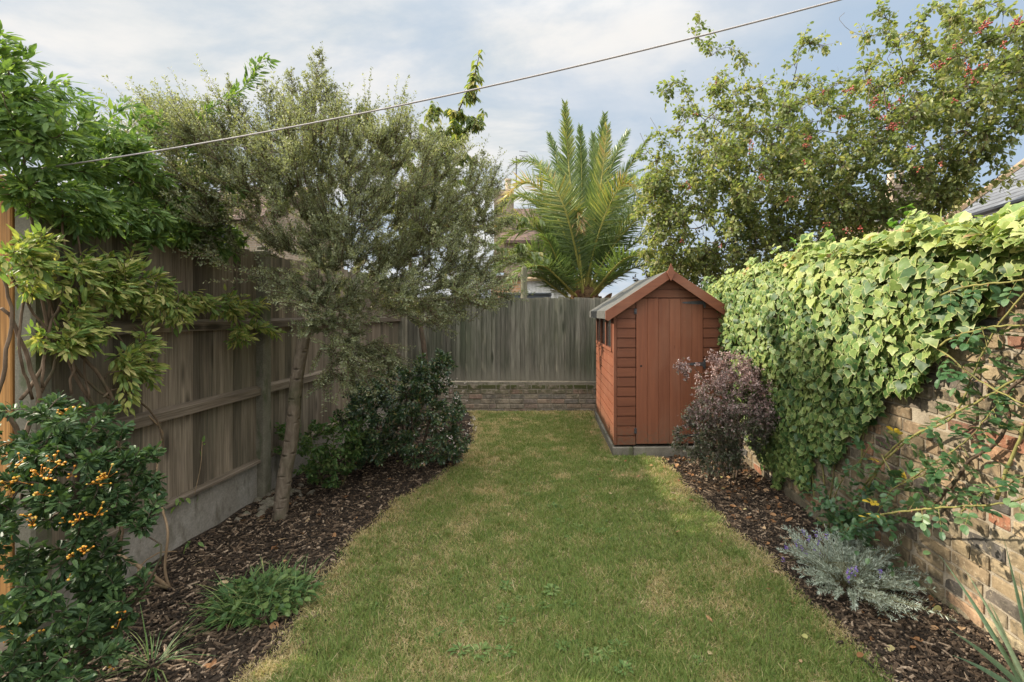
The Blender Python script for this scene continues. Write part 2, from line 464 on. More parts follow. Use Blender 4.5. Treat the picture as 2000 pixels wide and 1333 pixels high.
dirv = wn('ShaderNodeTexCoord').outputs['Generated']
sep = wn('ShaderNodeSeparateXYZ', {0: dirv})
zc = wm('MAXIMUM', sep.outputs[2], 0.0); den = wm('ADD', zc, .16)
pl = wn('ShaderNodeCombineXYZ', {0: wm('DIVIDE', sep.outputs[0], den), 1: wm('DIVIDE', sep.outputs[1], den), 2: 0.0}).outputs[0]
mp = wn('ShaderNodeMapping', {'Vector': pl, 'Scale': (.75, 1.0, 1.0), 'Rotation': (0, 0, .5), 'Location': (CLX, CLY, 0)}).outputs[0]
n1 = wn('ShaderNodeTexNoise', {'Vector': mp, 'Scale': .62, 'Detail': 9, 'Roughness': .52, 'Distortion': .35}).outputs['Fac']
n2 = wn('ShaderNodeTexNoise', {'Vector': mp, 'Scale': 1.9, 'Detail': 8, 'Roughness': .6, 'Distortion': .3}).outputs['Fac']
dens = wm('ADD', n1, wm('MULTIPLY_ADD', n2, .26, -.13))
# the cloud sheet is thicker towards the left of the view, thinner to the right
dens = wm('ADD', dens, wm('MULTIPLY', sep.outputs[0], -.11))
dens = wm('ADD', dens, wm('MULTIPLY', wramp(sep.outputs[2], [(.52, 0.), (.75, 1.)]), .22))  # extra cover added overhead so the fill is less blue
cov = wramp(dens, [(.34, .0), (.47, .38), (.60, 1.0)])
shade = wramp(n2, [(.34, (.74, .81, .855)), (.62, (1.05, 1.03, 1.0))])
# added fill: cloud out of view, overhead and behind, brightened to light the shade
lift = wm('ADD', 1.0, wm('MULTIPLY', wramp(sep.outputs[2], [(.50, 0.), (.85, 1.)]), FILL_HI))
back = wm('ADD', 1.0, wm('MULTIPLY', wramp(wm('MULTIPLY_ADD', sep.outputs[1], -.5, .5), [(.40, 0.), (.62, 1.)]), FILL_BACK))
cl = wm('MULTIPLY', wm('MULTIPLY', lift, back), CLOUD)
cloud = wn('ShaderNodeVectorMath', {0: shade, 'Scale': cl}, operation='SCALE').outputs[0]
blue = wmix(1.0, sky, (SKYK * .95, SKYK * 1.0, SKYK * .98, 1), 'MULTIPLY')
blue = wmix(.85, blue, (CLOUD * .60, CLOUD * .75, CLOUD * .94, 1))
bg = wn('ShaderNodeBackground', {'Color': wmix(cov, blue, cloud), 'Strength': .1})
wo = wn('ShaderNodeOutputWorld', {'Surface': bg.outputs[0]})

# ================================================================== ground, lawn, beds
M_SOIL = stone_mat('garden soil', (.035, .026, .018), (.08, .06, .04), 5)
g = MB(); g.add([(-400, -60, -.06), (400, -60, -.06), (400, 800, -.06), (-400, 800, -.06)], [(0, 1, 2, 3)])
tag(g.build('ground', M_SOIL), kind='structure')

LY = np.array([1.2, 2.04, 2.587, 3.28, 3.887, 4.69, 5.3, 6.17, 7.0, 7.7])
LXL = np.array([-1.33, -1.34, -1.39, -1.446, -1.379, -1.13, -1.05, -1.12, -1.3, -1.5])
RY = np.array([1.2, 2.04, 2.5, 3.01, 3.69, 4.55, 5.1, 5.19, 5.21, 7.7])
RXR = np.array([1.44, 1.404, 1.344, 1.295, 1.19, 1.076, 1.05, 1.02, .56, .44])
def XL(y): return np.interp(y, LY, LXL) + .02 * np.sin(y * 9) + .012 * np.sin(y * 23 + 1)
def XR(y): return np.interp(y, RY, RXR) + np.where(np.asarray(y) < 5.0, .02 * np.sin(y * 8 + 2) + .012 * np.sin(y * 21), 0)
def wallx(y): return 2.06 - .028 * np.asarray(y)
def dome(x, y):                                             # gentle unevenness of the turf
    p = np.stack([np.asarray(x) * 1.3, np.asarray(y) * 1.3, 0 * np.asarray(x)], -1)
    return .012 + .025 * (fbm(p.reshape(-1, 3), 3).reshape(np.shape(x)) - .4)
yy = np.linspace(1.2, 7.62, 140); uu = np.linspace(0, 1, 70)
Y, U = np.meshgrid(yy, uu, indexing='ij'); X = XL(Y) * (1 - U) + XR(Y) * U
t = NT('turf soil'); vv = t.noise(t.coord(), 2.2, 5); v2 = t.noise(t.coord(), 60, 3)
c = t.ramp(vv, [(.35, (.11, .115, .04)), (.65, (.18, .155, .07))]); c = t.mix(1.0, c, t.ramp(v2, [(.3, .5), (.7, 1.2)]), 'MULTIPLY')
M_TURF = t.out(t.pbr(c, .95, t.bump(v2, .8, .02), .1))
g = MB(); g.grid(X, Y, dome(X, Y)); tag(g.build('lawn', M_TURF, smooth=True), kind='structure')

def bedz(x, y, right):
    p = np.stack([np.asarray(x) * 5, np.asarray(y) * 5, 0 * np.asarray(x)], -1)
    z = .03 * fbm(p.reshape(-1, 3), 9).reshape(np.shape(x)) - .012
    if right: z = z + .10 * np.clip((np.asarray(x) - XR(y)) / .6, 0, 1) ** 1.5 * np.clip((3.2 - np.asarray(y)) / 1.2, 0, 1)
    return z
M_BARKSOIL = stone_mat('dark bark soil', (.02, .014, .01), (.055, .038, .026), 9, bumpst=.9)
Y, U = np.meshgrid(np.linspace(1.1, 7.6, 150), np.linspace(0, 1, 50), indexing='ij'); X = -2.62 * (1 - U) + (XL(Y) + .03) * U
g = MB(); g.grid(X, Y, bedz(X, Y, False)); tag(g.build('mulch_bed', M_BARKSOIL, smooth=True), kind='structure')
Y, U = np.meshgrid(np.linspace(1.1, 5.2, 120), np.linspace(0, 1, 40), indexing='ij'); X = (XR(Y) - .03) * (1 - U) + (wallx(Y) + .02) * U
g = MB(); g.grid(X, Y, bedz(X, Y, True)); tag(g.build('mulch_bed', M_BARKSOIL, smooth=True), kind='structure')

# bark chips
def chips(name, right, n, seed):
    r = rng(seed); y = r.random(n) ** 1.5
    if right:
        y = 1.7 + 3.5 * y; x0 = XR(y) - .02 - r.random(n) ** 7 * .16; x1 = wallx(y) - .02; x = x0 + (x1 - x0) * r.random(n)
    else:
        y = 1.6 + 5.4 * y; x1 = XL(y) + .01 + r.random(n) ** 7 * .20; x = -2.56 + (x1 + 2.56) * r.random(n)
    L = .009 + .060 * r.random(n) ** 2.8; w = np.minimum(L * (.10 + .3 * r.random(n)), .011); h = .0015 + .0035 * r.random(n)
    a = r.random(n) * 2 * PI; d = np.stack([np.cos(a), np.sin(a), r.normal(0, .22, n)], 1)
    box = (np.array([(-.5, 0, -1), (.5, .06, -1), (.5, 1, -1), (-.4, .94, -1), (-.42, .02, 1), (.4, 0.1, 1), (.45, .9, 1), (-.5, 1, 1)], float),
           [(0, 3, 2, 1), (4, 5, 6, 7), (0, 1, 5, 4), (2, 3, 7, 6), (0, 4, 7, 3), (1, 2, 6, 5)], np.zeros(8))
    m = MB(); tv, fc, ed = box
    N = nrm(np.stack([r.normal(0, .3, n), r.normal(0, .3, n), np.ones(n)], 1))
    D = nrm(d); N = nrm(N - D * np.sum(N * D, 1, keepdims=True)); T = np.cross(D, N)
    pos = np.stack([x, y, bedz(x, y, right) + .003 + .014 * r.random(n) ** 2], 1)
    V = pos[:, None] + (tv[None, :, 0] * w[:, None])[..., None] * T[:, None] + ((tv[None, :, 1] - .5) * L[:, None])[..., None] * D[:, None] + (tv[None, :, 2] * h[:, None])[..., None] * N[:, None]
    lp = np.array([i for f in fc for i in f]); loops = (lp[None] + np.arange(n)[:, None] * 8).reshape(-1)
    m.raw(V.reshape(-1, 3), loops, np.full(n * 6, 4), np.repeat(r.random(n) ** 1.6, 8))
    return m
t = NT('bark chips'); c = t.ramp(t.attr('rnd'), [(0, (.02, .015, .011)), (.4, (.066, .046, .031)), (.75, (.15, .101, .065)), (1, (.36, .27, .19))])
c = t.mix(1.0, c, t.ramp(t.noise(t.coord(), 90, 3), [(.3, .55), (.7, 1.3)]), 'MULTIPLY')
M_CHIP = t.out(t.pbr(c, .9, None, .2))
tag(chips('bark_mulch', False, 27000, 1).build('bark_mulch', M_CHIP), 'dark bark chippings spread over the bed along the wooden fence', 'mulch', kind='stuff')
tag(chips('bark_mulch', True, 19000, 2).build('bark_mulch', M_CHIP), 'brown bark chippings spread along the foot of the old brick wall', 'mulch', kind='stuff')

# fallen leaves
def fallen(right, n, seed):
    r = rng(seed); y = r.random(n)
    if right: y = 2.2 + 3.0 * (1 - (1 - y) ** 1.6); x = XR(y) + .05 + (wallx(y) - XR(y) - .1) * r.random(n) ** .8
    else: y = 1.9 + 4 * y; x = -2.5 + (XL(y) + 2.45) * r.random(n)
    a = r.random(n) * 6.28; m = MB()
    m.inst(T_OVAL, np.stack([x, y, bedz(x, y, right) + .014], 1), np.stack([np.cos(a), np.sin(a), r.normal(0, .15, n)], 1), UP + r.normal(0, .35, (n, 3)), .03 + .035 * r.random(n), .022 + .022 * r.random(n), r.random(n), curl=r.normal(.2, .3, n))
    return m
M_DEAD = leaf_mat('dead leaf', [(0, (.10, .05, .025)), (.4, (.25, .12, .05)), (.7, (.36, .2, .1)), (.9, (.45, .33, .2)), (1, (.3, .3, .1))], .15, .7, .2)
tag(fallen(True, 190, 5).build('fallen_leaves', M_DEAD), 'tan fallen leaves scattered on the bark by the brick wall', 'fallen leaves', kind='stuff')
tag(fallen(False, 70, 6).build('fallen_leaves', M_DEAD), 'pale fallen leaves scattered on the bark along the wooden fence', 'fallen leaves', kind='stuff')

# grass
def grass():
    r = rng(11); n = 430000
    y = 1.75 + 5.85 * r.random(n) ** 1.75; u = r.random(n); x = XL(y) - .05 + (XR(y) - XL(y) + .09) * u
    edge = np.minimum(x - XL(y), XR(y) - x)
    p = np.stack([x, y, 0 * x], 1)
    big = fbm(p * 1.5, 21, 3); mid = fbm(p * 5.5, 22, 3); thin = fbm(p * 3.1 + 7, 25, 2)
    keep = r.random(n) < np.clip(.35 + 1.1 * (thin), .3, 1) * np.where(edge < 0, .35, 1)
    x, y, edge, big, mid = x[keep], y[keep], edge[keep], big[keep], mid[keep]; n = len(x)
    straw = np.clip((big - .47) * 1.1 + (mid - .5) * 1.6 + .40 + .6 * np.exp(-np.maximum(edge, 0) / .10) + .22 * np.clip((y - 4.0) / 2, 0, 1) - .24 * np.exp(-((x - .02) / .45) ** 2) * np.clip((5.2 - y) / 1.2, 0, 1), .04, .96)
    isst = r.random(n) < straw
    col = np.where(isst, .56 + .44 * r.random(n), .5 * r.random(n) + .12 * (mid - .5))
    L = (.011 + .017 * r.random(n)) * (1 + .5 * (big - .5)) * np.where(isst, .95, 1.1) * (1 + .01 * y)
    # tufts: a share of the blades gathers in small darker clumps and grows longer; some are stray straw stalks
    nt_ = 1500; ti = r.integers(0, nt_, n); ty = 1.9 + 5.5 * r.random(nt_) ** 1.7; tx = XL(ty) + .06 + (XR(ty) - XL(ty) - .12) * r.random(nt_)
    intuft = r.random(n) < .13; x = np.where(intuft, tx[ti] + r.normal(0, .016, n), x); y = np.where(intuft, ty[ti] + r.normal(0, .016, n), y); L = L * np.where(intuft, 1.5, 1.0); col = np.where(intuft, np.clip(col * .75, 0, 1), col)
    stray = r.random(n) < .006; L = L * np.where(stray, 1.7, 1.0); col = np.where(stray, .8 + .2 * r.random(n), col)
    a = r.random(n) * 6.28; lean = np.abs(r.normal(.55, .4, n)) + np.where(isst, .5, 0) + np.where(stray, .6, 0)
    D = np.stack([np.cos(a) * lean, np.sin(a) * lean, np.ones(n)], 1); b = a + r.normal(0, .7, n)
    N = np.stack([-np.cos(b), -np.sin(b), .4 + 0 * a], 1)
    tpl = (np.array([(-.5, 0, 0), (.5, 0, 0), (.32, .6, 0), (0, 1, 0), (-.32, .6, 0)], float), [(0, 1, 2, 4), (4, 2, 3)], np.array([0, 0, .6, 1, .6]))
    m = MB(); m.inst(tpl, np.stack([x, y, dome(x, y) - .002], 1), D, N, L * 1.35, .0017 + .0009 * r.random(n) + .0005 * y, np.clip(col, 0, 1), curl=np.abs(r.normal(.15, .2, n)))
    return m
M_GRASS = leaf_mat('grass blade', [(0, (.105, .168, .042)), (.25, (.17, .23, .06)), (.5, (.25, .28, .088)), (.6, (.32, .27, .11)), (.8, (.40, .31, .155)), (1, (.54, .43, .26))], .3, .6, .2)
tag(grass().build('grass', M_GRASS), 'short lawn grass, patchy green and straw yellow', 'grass', kind='stuff')

# broad-leaved weeds in the lawn
M_WEED = leaf_mat('weed leaf', [(0, (.06, .12, .03)), (.6, (.12, .19, .05)), (1, (.2, .26, .09))], .2, .6, .3)
wpx = [(970, 215), (1090, 230), (1200, 240), (1370, 285), (1110, 300), (1080, 385), (1180, 370), (1250, 370), (1320, 380), (1300, 450), (1390, 485), (1520, 510), (1340, 545), (1000, 820), (1250, 850), (1080, 890), (1130, 950), (1210, 930), (1350, 920), (980, 940), (1000, 1020), (720, 770), (620, 1070), (740, 1180), (850, 1190), (910, 1230), (990, 1190), (1310, 1160), (1400, 1140), (1480, 1210), (1560, 1200), (1620, 1160), (1650, 1290)]
r = rng(31); protos = []
for k, (a, b) in enumerate(wpx):
    c = G(640 + a / 2.854, 866 + b / 2.854)
    if k < 5:
        m = MB(); n = 26 + 5 * k; an = r.random(n) * 6.28; rad = .045 * r.random(n) ** .7
        D = np.stack([np.cos(an), np.sin(an), .25 + .5 * r.random(n)], 1)
        m.inst(T_SPOON, np.stack([np.cos(an) * rad, np.sin(an) * rad, .004 + .016 * r.random(n)], 1), D, UP, .03 + .028 * r.random(n), .013 + .009 * r.random(n), r.random(n), curl=.35)
        o = m.build('lawn_weed', M_WEED); protos.append(o)
    else:
        o = protos[k % 5].copy(); COL.objects.link(o)
    o.location = (c[0], c[1], float(dome(np.array([c[0]]), np.array([c[1]]))[0]) + .003); o.rotation_euler = (0, 0, r.random() * 6.28); s_ = .36 + .3 * r.random(); o.scale = (s_, s_, s_)
    tag(o, 'low rosette of broad weed leaves growing flat in the lawn', 'weed', 'broad-leaved weeds in the lawn')

for k in range(34):
    y = 2.1 + 4.2 * r.random() ** 1.4; x = XL(y) + .25 + (XR(y) - XL(y) - .5) * r.random(); o = protos[k % 5].copy(); COL.objects.link(o)
    o.location = (x, y, float(dome(np.array([x]), np.array([y]))[0]) + .004); o.rotation_euler = (0, 0, r.random() * 6.28); s_ = .2 + .2 * r.random(); o.scale = (s_, s_, s_)
    tag(o, 'low rosette of broad weed leaves growing flat in the lawn', 'weed', 'broad-leaved weeds in the lawn')
n = 46; y = 2.1 + 5 * r.random(n) ** 1.3; u = r.random(n); u = np.where(r.random(n) < .6, 1 - .35 * u ** 1.5, u); x = XL(y) + (XR(y) - XL(y)) * u; a = r.random(n) * 6.28; m = MB()
m.inst(T_OVAL, np.stack([x, y, dome(x, y) + .022], 1), np.stack([np.cos(a), np.sin(a), r.normal(0, .2, n)], 1), UP + r.normal(0, .3, (n, 3)), .022 + .025 * r.random(n), .014 + .014 * r.random(n), r.random(n), curl=r.normal(.2, .3, n))
tag(m.build('fallen_leaves', M_DEAD), 'few small dry leaves lying on the lawn', 'fallen leaves', kind='stuff')
# ================================================================== left fence
M_PANEL = wood_mat('old fence boards', (.13, .099, .072), (.285, .226, .168), (.125, .13, .085), tintamt=.35)
M_RAIL = wood_mat('fence rail', (.11, .085, .06), (.24, .19, .145), axis=1)
M_CONC = stone_mat('pale concrete', (.24, .215, .18), (.38, .345, .30), 5, spots=(.11, .095, .065))
M_POSTC = stone_mat('mossy concrete', (.13, .12, .085), (.23, .21, .16), 7, spots=(.08, .095, .045))
PY_ = [2.29, 4.10, 5.92, 7.60]
desc = ['with the climber trained over it, nearest the camera', 'behind the trunk of the silvery tree', 'in the far corner behind the dark shrub']
r = rng(41)
for k in range(3):
    y0, y1 = PY_[k] + .055, PY_[k + 1] - .055
    f = thing('closeboard_fence', 'weathered closeboard fence ' + desc[k], 'fence', (-2.62, (y0 + y1) / 2, .31), 'closeboard panels of the side fence')
    m = MB(); y = y0
    while y < y1 - .02:
        w = min(.118, y1 - y); hh = 2.10 + r.normal(0, .006); t0, t1 = .006, .017
        x = -2.632 + r.normal(0, .0015); tilt = r.normal(0, .003)
        # feather-edged board, thick edge overlapping the next
        poly = [(x, y), (x + t0, y), (x + .008 + t1, y + w), (x + .008, y + w)]
        V = []
        for z, dx in ((.345, 0), (hh, tilt)):
            V += [(px_ + dx, py_, z) for px_, py_ in poly]
        m.add(V, [(0, 1, 2, 3), (4, 5, 6, 7), (0, 1, 5, 4), (1, 2, 6, 5), (2, 3, 7, 6), (3, 0, 4, 7)], r.random())
        y += .1 + r.normal(0, .003)
    m.build('boards', M_PANEL, f)
    for z in (.93, 1.50):
        m = MB(); m.prism([(-2.606, z + .035), (-2.606, z - .045), (-2.566, z - .045), (-2.566, z + .012)], y0, y1, 1, r.random()); m.build('rail', M_RAIL, f)
    m = MB(); m.prism([(-2.64, .345), (-2.64, .312), (-2.566, .312), (-2.566, .33), (-2.606, .345)], y0, y1, 1, r.random()); m.build('sill', M_RAIL, f)
    m = MB(); m.bx(-2.645, -2.595, y0 + .003, y1 - .003, -.05, .311, .006)
    tag(m.build('gravel_board', M_CONC), 'concrete gravel board under the fence ' + desc[k], 'gravel board', 'concrete gravel boards')
pd = ['beside the orange timber post at the left edge of the view', 'mossy and slim, left of the leaning tree trunk', 'half hidden by the silvery tree', 'in the corner with the back fence']
for k, y in enumerate(PY_):
    m = MB(); w = .052
    xp = -2.63 if k == 0 else -2.59; y = 2.365 if k == 0 else y
    m.box((xp, y, 1.02), (.05, w - .004 * (k == 0), 1.10), .012)
    m.box((xp, y, 2.135), (.035, .036, .02), .012)
    tag(m.build('fence_post', M_POSTC), 'grey concrete fence post ' + pd[k], 'fence post', 'concrete posts of the side fence')
M_PINE = wood_mat('orange planed timber', (.36, .17, .05), (.55, .29, .10), rough=.6)
t_ = thing('timber_post', 'orange stained timber post with a vine winding round it', 'timber post', (-2.735, 2.365, 0))
m = MB(); m.box((-2.735, 2.365, 1.11), (.05, .05, 1.11), .006); m.build('post', M_PINE, t_)
m = MB(); m.box((-2.735, 2.365, 2.236), (.058, .06, .015), .004); m.build('cap', M_PINE, t_)
m = MB(); m.tube([P(8, 348, 2.29), P(20, 356, 2.28), (P(28, 372, 2.28)), P(30, 392, 2.28)], .0045, 6); tag(m.build('rope_end', flat_mat('pale cord', (.62, .58, .5))), 'short loose end of pale cord hanging on the timber post', 'cord')

# ================================================================== back fence on its low brick wall
M_BACK = wood_mat('green grey fence boards', (.07, .066, .048), (.235, .215, .172), (.068, .085, .045), tintamt=.6, low=(.5, .72, (.2, .18, .14)))
r = rng(43)
f = thing('board_fence', 'grey green weathered board fence standing on the low brick wall', 'fence', (-.3, 7.7, .48))
m = MB(); x = -2.6
while x < 1.95:
    w = .093; hh = 1.825 + r.normal(0, .007); y = 7.665 + r.normal(0, .0025)
    V = [(x, y + .016, .487), (x + w, y - .003, .487), (x + w, y + .014, .487), (x, y + .02, .487)]
    tl = r.normal(0, .004); V += [(a + tl, b, hh) for a, b, _ in V]
    m.add(V, [(3, 2, 1, 0), (4, 5, 6, 7), (0, 1, 5, 4), (1, 2, 6, 5), (2, 3, 7, 6), (3, 0, 4, 7)], r.random())
    x += .08 + r.normal(0, .003)
m.build('boards', M_BACK, f)
for z in (.7, 1.15, 1.65):
    m = MB(); m.bx(-2.6, 1.95, 7.69, 7.735, z - .04, z + .04, .004); m.build('rail', M_RAIL, f)
STK = [(0, (.155, .118, .074)), (.3, (.255, .195, .118)), (.48, (.195, .138, .086)), (.6, (.30, .24, .148)), (.7, (.12, .10, .08)), (.82, (.07, .065, .06)), (.88, (.27, .12, .07)), (1, (.36, .275, .17))]
M_BRICKB = brick_mat('old grey stock brick', [(p, tuple(.95 * (x * .5 + .5 * q) for x, q in zip(c, (.29, .255, .215)))) for p, c in STK], moss=(.22, .40, (.065, .068, .026)), dirtamt=.5)
M_MORT = stone_mat('lime mortar', (.20, .165, .12), (.32, .275, .21), 9, bumpst=.9)
M_MORTB = stone_mat('old dark mortar', (.14, .12, .09), (.25, .22, .17), 9, bumpst=.9, spots=(.07, .075, .03))
def brick_face(m, c, h, r, ax):
    """one worn brick: dented face grid bulging from its mortar bed; ax = facing axis normal sign folded into h"""
    m.box(c, h, min(.006, min(abs(v) for v in h) * .6), r=r.random(), jit=.0012, rg=r)
w_ = thing('low_brick_wall', 'low mossy wall of grey brick under the back fence', 'brick wall', (-.3, 7.66, 0))
m = MB(); m.bx(-2.66, 1.98, 7.627, 7.80, -.05, .47); m.build('mortar', M_MORTB, w_)
m = MB(); z = -.02; row = 0
while z < .44:
    top = row == 6; L = .215; x = -2.66 - (row % 2) * .11
    hb = .066
    while x < 1.98:
        l = (.215 if r.random() > .18 else .105) + r.normal(0, .006)
        brick_face(m, (x + l / 2, 7.67 + r.normal(0, .003) - (.012 if z > .38 else 0), z + hb / 2), (l / 2, .05, hb / 2 + r.normal(0, .001)), r, 1)
        x += l + .011
    z += hb + .011; row += 1
m.build('bricks', M_BRICKB, w_)
M_GPOST = wood_mat('split old post', (.14, .125, .085), (.32, .285, .21), (.12, .13, .07))
m = MB(); r = rng(47); pc = P(1022, 580, 7.9)
zz = np.array([.2, 1.2, 1.8, 2.2, 2.33, 2.36]); q = np.stack([pc[0] + .004 * np.arange(6), 7.9 + 0 * zz, zz], 1)
m.tube(q, [.058, .058, .057, .056, .05, .02], 9)
tag(m.build('wooden_post', M_GPOST), 'round weathered post rising behind the back fence', 'post')

# ================================================================== old brick wall on the right
M_BRICKR = brick_mat('weathered london stock brick', STK, moss=None, dirtamt=.85)
bw = thing('brick_wall', 'tall old brick wall of mottled yellow, red and blackened bricks', 'brick wall', (1.98, 4, 0))
r = rng(53); m = MB(); rows = 25; pitch = .0745
for row in range(rows):
    z = .0 + row * pitch; y = .9 - (row % 2) * .11; header = row % 3 == 2
    while y < 7.6:
        l = (.104 if (header or r.random() < .12) else .216) + r.normal(0, .006); l = max(l, .08)
        yc = y + l / 2; x = wallx(yc)
        hgt = .0325 + r.normal(0, .001); pr = r.normal(0, .003)
        m.box((x + .045 + pr, yc, z + .034 + r.normal(0, .0015)), (.05, l / 2, hgt), .006, rot=np.array([[1, .028, 0], [-.028, 1, 0], [0, 0, 1]]), r=r.random(), jit=.0016, rg=r)
        y += l + .009
m.build('bricks', M_BRICKR, bw)
m = MB(); V = []
for (y, dx) in ((.8, .0), (7.65, .0)):
    x = float(wallx(y)); V += [(x + .003, y, -.1), (x + .22, y, -.1), (x + .22, y, rows * pitch + .02), (x + .003, y, rows * pitch + .02)]
m.add(V, [(0, 1, 2, 3), (4, 7, 6, 5), (0, 3, 7, 4), (3, 2, 6, 7), (2, 1, 5, 6), (0, 4, 5, 1)]); m.build('mortar', M_MORT, bw)
M_FOOT = stone_mat('mossy footing', (.09, .075, .05), (.2, .165, .11), 8, bumpst=1.0, spots=(.075, .085, .03))
m = MB(); yy = np.linspace(1.3, 4.9, 120); a = np.linspace(0, 1, 8); Yg, A = np.meshgrid(yy, a, indexing='ij')
nz = fbm(np.stack([Yg * 4, A * 2, 0 * A], -1).reshape(-1, 3), 61).reshape(Yg.shape)
Xg = wallx(Yg) + .012 - (.015 + .08 * nz) * np.cos(A * PI / 2) * np.clip(1.25 - np.abs(Yg - 2.1) * .35, .35, 1); Zg = -.03 + (.03 + .14 * nz) * np.sin(A * PI / 2)
m.grid(Xg, Yg, Zg); m.build('footing', M_FOOT, bw, smooth=True)
# ================================================================== the shed
M_SHED = None
def shed_mat(name, axis, k=1.0):
    t = NT(name); r = t.attr('rnd')
    sc = [22] * 3; sc[axis] = 1.0
    g = t.noise(t.coord(tuple(sc), t.math('MULTIPLY', r, 17.0)), 1.5, 5, .6)
    c = t.ramp(g, [(.25, (.14 * k, .048 * k, .025 * k)), (.75, (.205 * k, .072 * k, .036 * k))])
    c = t.mix(1.0, c, t.ramp(r, [(0, .9), (1, 1.1)]), 'MULTIPLY')
    ws = t.noise(t.coord(), 16, 6, .7)
    c = t.mix(t.ramp(ws, [(.66, 0.), (.78, .5)]), c, (.33, .18, .12))
    kv = [7] * 3; kv[axis] = 2.5
    vo = t.n('ShaderNodeTexVoronoi', {'Vector': t.coord(tuple(kv), t.math('MULTIPLY', r, 5.0)), 'Scale': 1.0}).outputs['Distance']
    c = t.mix(t.ramp(vo, [(.03, .6), (.07, 0.)]), c, (.1, .03, .016))
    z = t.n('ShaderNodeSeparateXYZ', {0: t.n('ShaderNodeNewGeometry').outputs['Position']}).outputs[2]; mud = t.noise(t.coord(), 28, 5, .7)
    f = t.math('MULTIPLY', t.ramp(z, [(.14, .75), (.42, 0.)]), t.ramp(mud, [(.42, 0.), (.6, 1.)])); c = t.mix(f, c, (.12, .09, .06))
    fade = t.noise(t.coord((2.2, 2.2, 1.1)), 1.6, 4); c = t.mix(t.ramp(fade, [(.5, 0.), (.75, .35)]), c, (.27, .14, .09))
    return t.out(t.pbr(c, .55, t.bump(g, .35, .004), .35))
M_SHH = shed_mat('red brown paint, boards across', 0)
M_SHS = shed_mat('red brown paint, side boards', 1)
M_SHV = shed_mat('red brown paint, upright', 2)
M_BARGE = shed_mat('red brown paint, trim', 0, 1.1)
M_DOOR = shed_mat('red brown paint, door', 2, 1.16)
M_IRON = flat_mat('grey iron', (.09, .09, .1), .5, .5, .6, .3)
M_BLACK = flat_mat('black hole', (.01, .01, .01), .8)
M_FELT = stone_mat('mineral roofing felt', (.065, .064, .058), (.12, .117, .107), 12, bumpst=.7)
t = NT('dusty glass'); M_GLASS = t.out(t.pbr((.018, .02, .022), .12, None, .6))
M_GREYT = stone_mat('greyed sleeper timber', (.13, .115, .088), (.235, .21, .17), 5, spots=(.08, .085, .04))
SA = .035; S0 = np.array([.555, 5.22, 0]); ca, sa = math.cos(SA), math.sin(SA)
def sx(V):                                                   # shed space -> world: origin front left ground corner
    V = np.asarray(V, float); x, y = V[:, 0] * ca - V[:, 1] * sa, V[:, 0] * sa + V[:, 1] * ca
    return np.stack([x + S0[0], y + S0[1], V[:, 2]], 1)
WF, DP, ZB = 1.20, 1.83, .135; ZE = 1.62; RZ = 2.0; HC = WF / 2; SL = (RZ - ZE) / HC
base = thing('shed_base', 'greyed timber and concrete plinth under the red brown shed', 'shed base', S0)
m = MB(); m.bx(-.015, .21, -.02, DP + .03, -.05, .112, .008); m.bx(.214, WF + .02, -.02, DP + .03, -.05, .112, .008); m.build('plinth', M_GREYT, base, xf=sx)
shed = thing('garden_shed', 'red brown wooden shed with a pointed roof and one plank door', 'shed', sx([(HC, DP / 2, 0)])[0])
r = rng(71)
def roofz(x): return ZE + SL * min(x, WF - x)
# front wall: shiplap courses, clipped by the roof line
fw = MB(); D0, D1, DT = .245, .985, 1.745; pitch = .107
z = ZB
def course(mb, x0, x1, z0, z1):
    """one shiplap board: flat face with a scooped top edge"""
    rr = r.random()
    for (a, b, y) in ((z0, z1 - .016, 0.0), (z1 - .016, z1 - .002, .012)):
        xa0, xa1 = x0, x1; xb0, xb1 = x0, x1
        if b > ZE:
            lim0 = (a - ZE) / SL; lim1 = (b - ZE) / SL
            xa0 = max(x0, lim0); xb0 = max(x0, lim1); xa1 = min(x1, WF - lim0); xb1 = min(x1, WF - lim1)
            if xb0 > xb1: xb0 = xb1 = (xb0 + xb1) / 2
        if xa1 - xa0 < .01: continue
        V = [(xa0, y, a), (xa1, y, a), (xb1, y, b), (xb0, y, b), (xa0, .03, a), (xa1, .03, a), (xb1, .03, b), (xb0, .03, b)]
        mb.add(V, [(0, 1, 2, 3), (7, 6, 5, 4), (0, 4, 5, 1), (3, 2, 6, 7), (0, 3, 7, 4), (1, 5, 6, 2)], rr)
while z < RZ - .02:
    z1 = min(z + pitch, RZ)
    if z < DT:
        course(fw, .036, D0 - .006, z, min(z1, DT)); course(fw, D1 + .006, WF - .03, z, min(z1, DT))
        if z1 > DT: pass
    if z1 > DT + .02: course(fw, .0, WF, max(z, DT + .006), z1)
    z = z1
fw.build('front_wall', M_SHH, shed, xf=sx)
m = MB(); m.bx(.002, WF - .002, .031, .045, ZB, ZE); m.build('inner_lining', M_BLACK, shed, xf=sx)
for x0, x1 in ((-.004, .032), (WF - .028, WF + .004)):
    m = MB(); m.bx(x0, x1, -.006, .034, ZB, ZE + .0, .003, r=r.random()); m.build('corner_trim', M_SHV, shed, xf=sx)
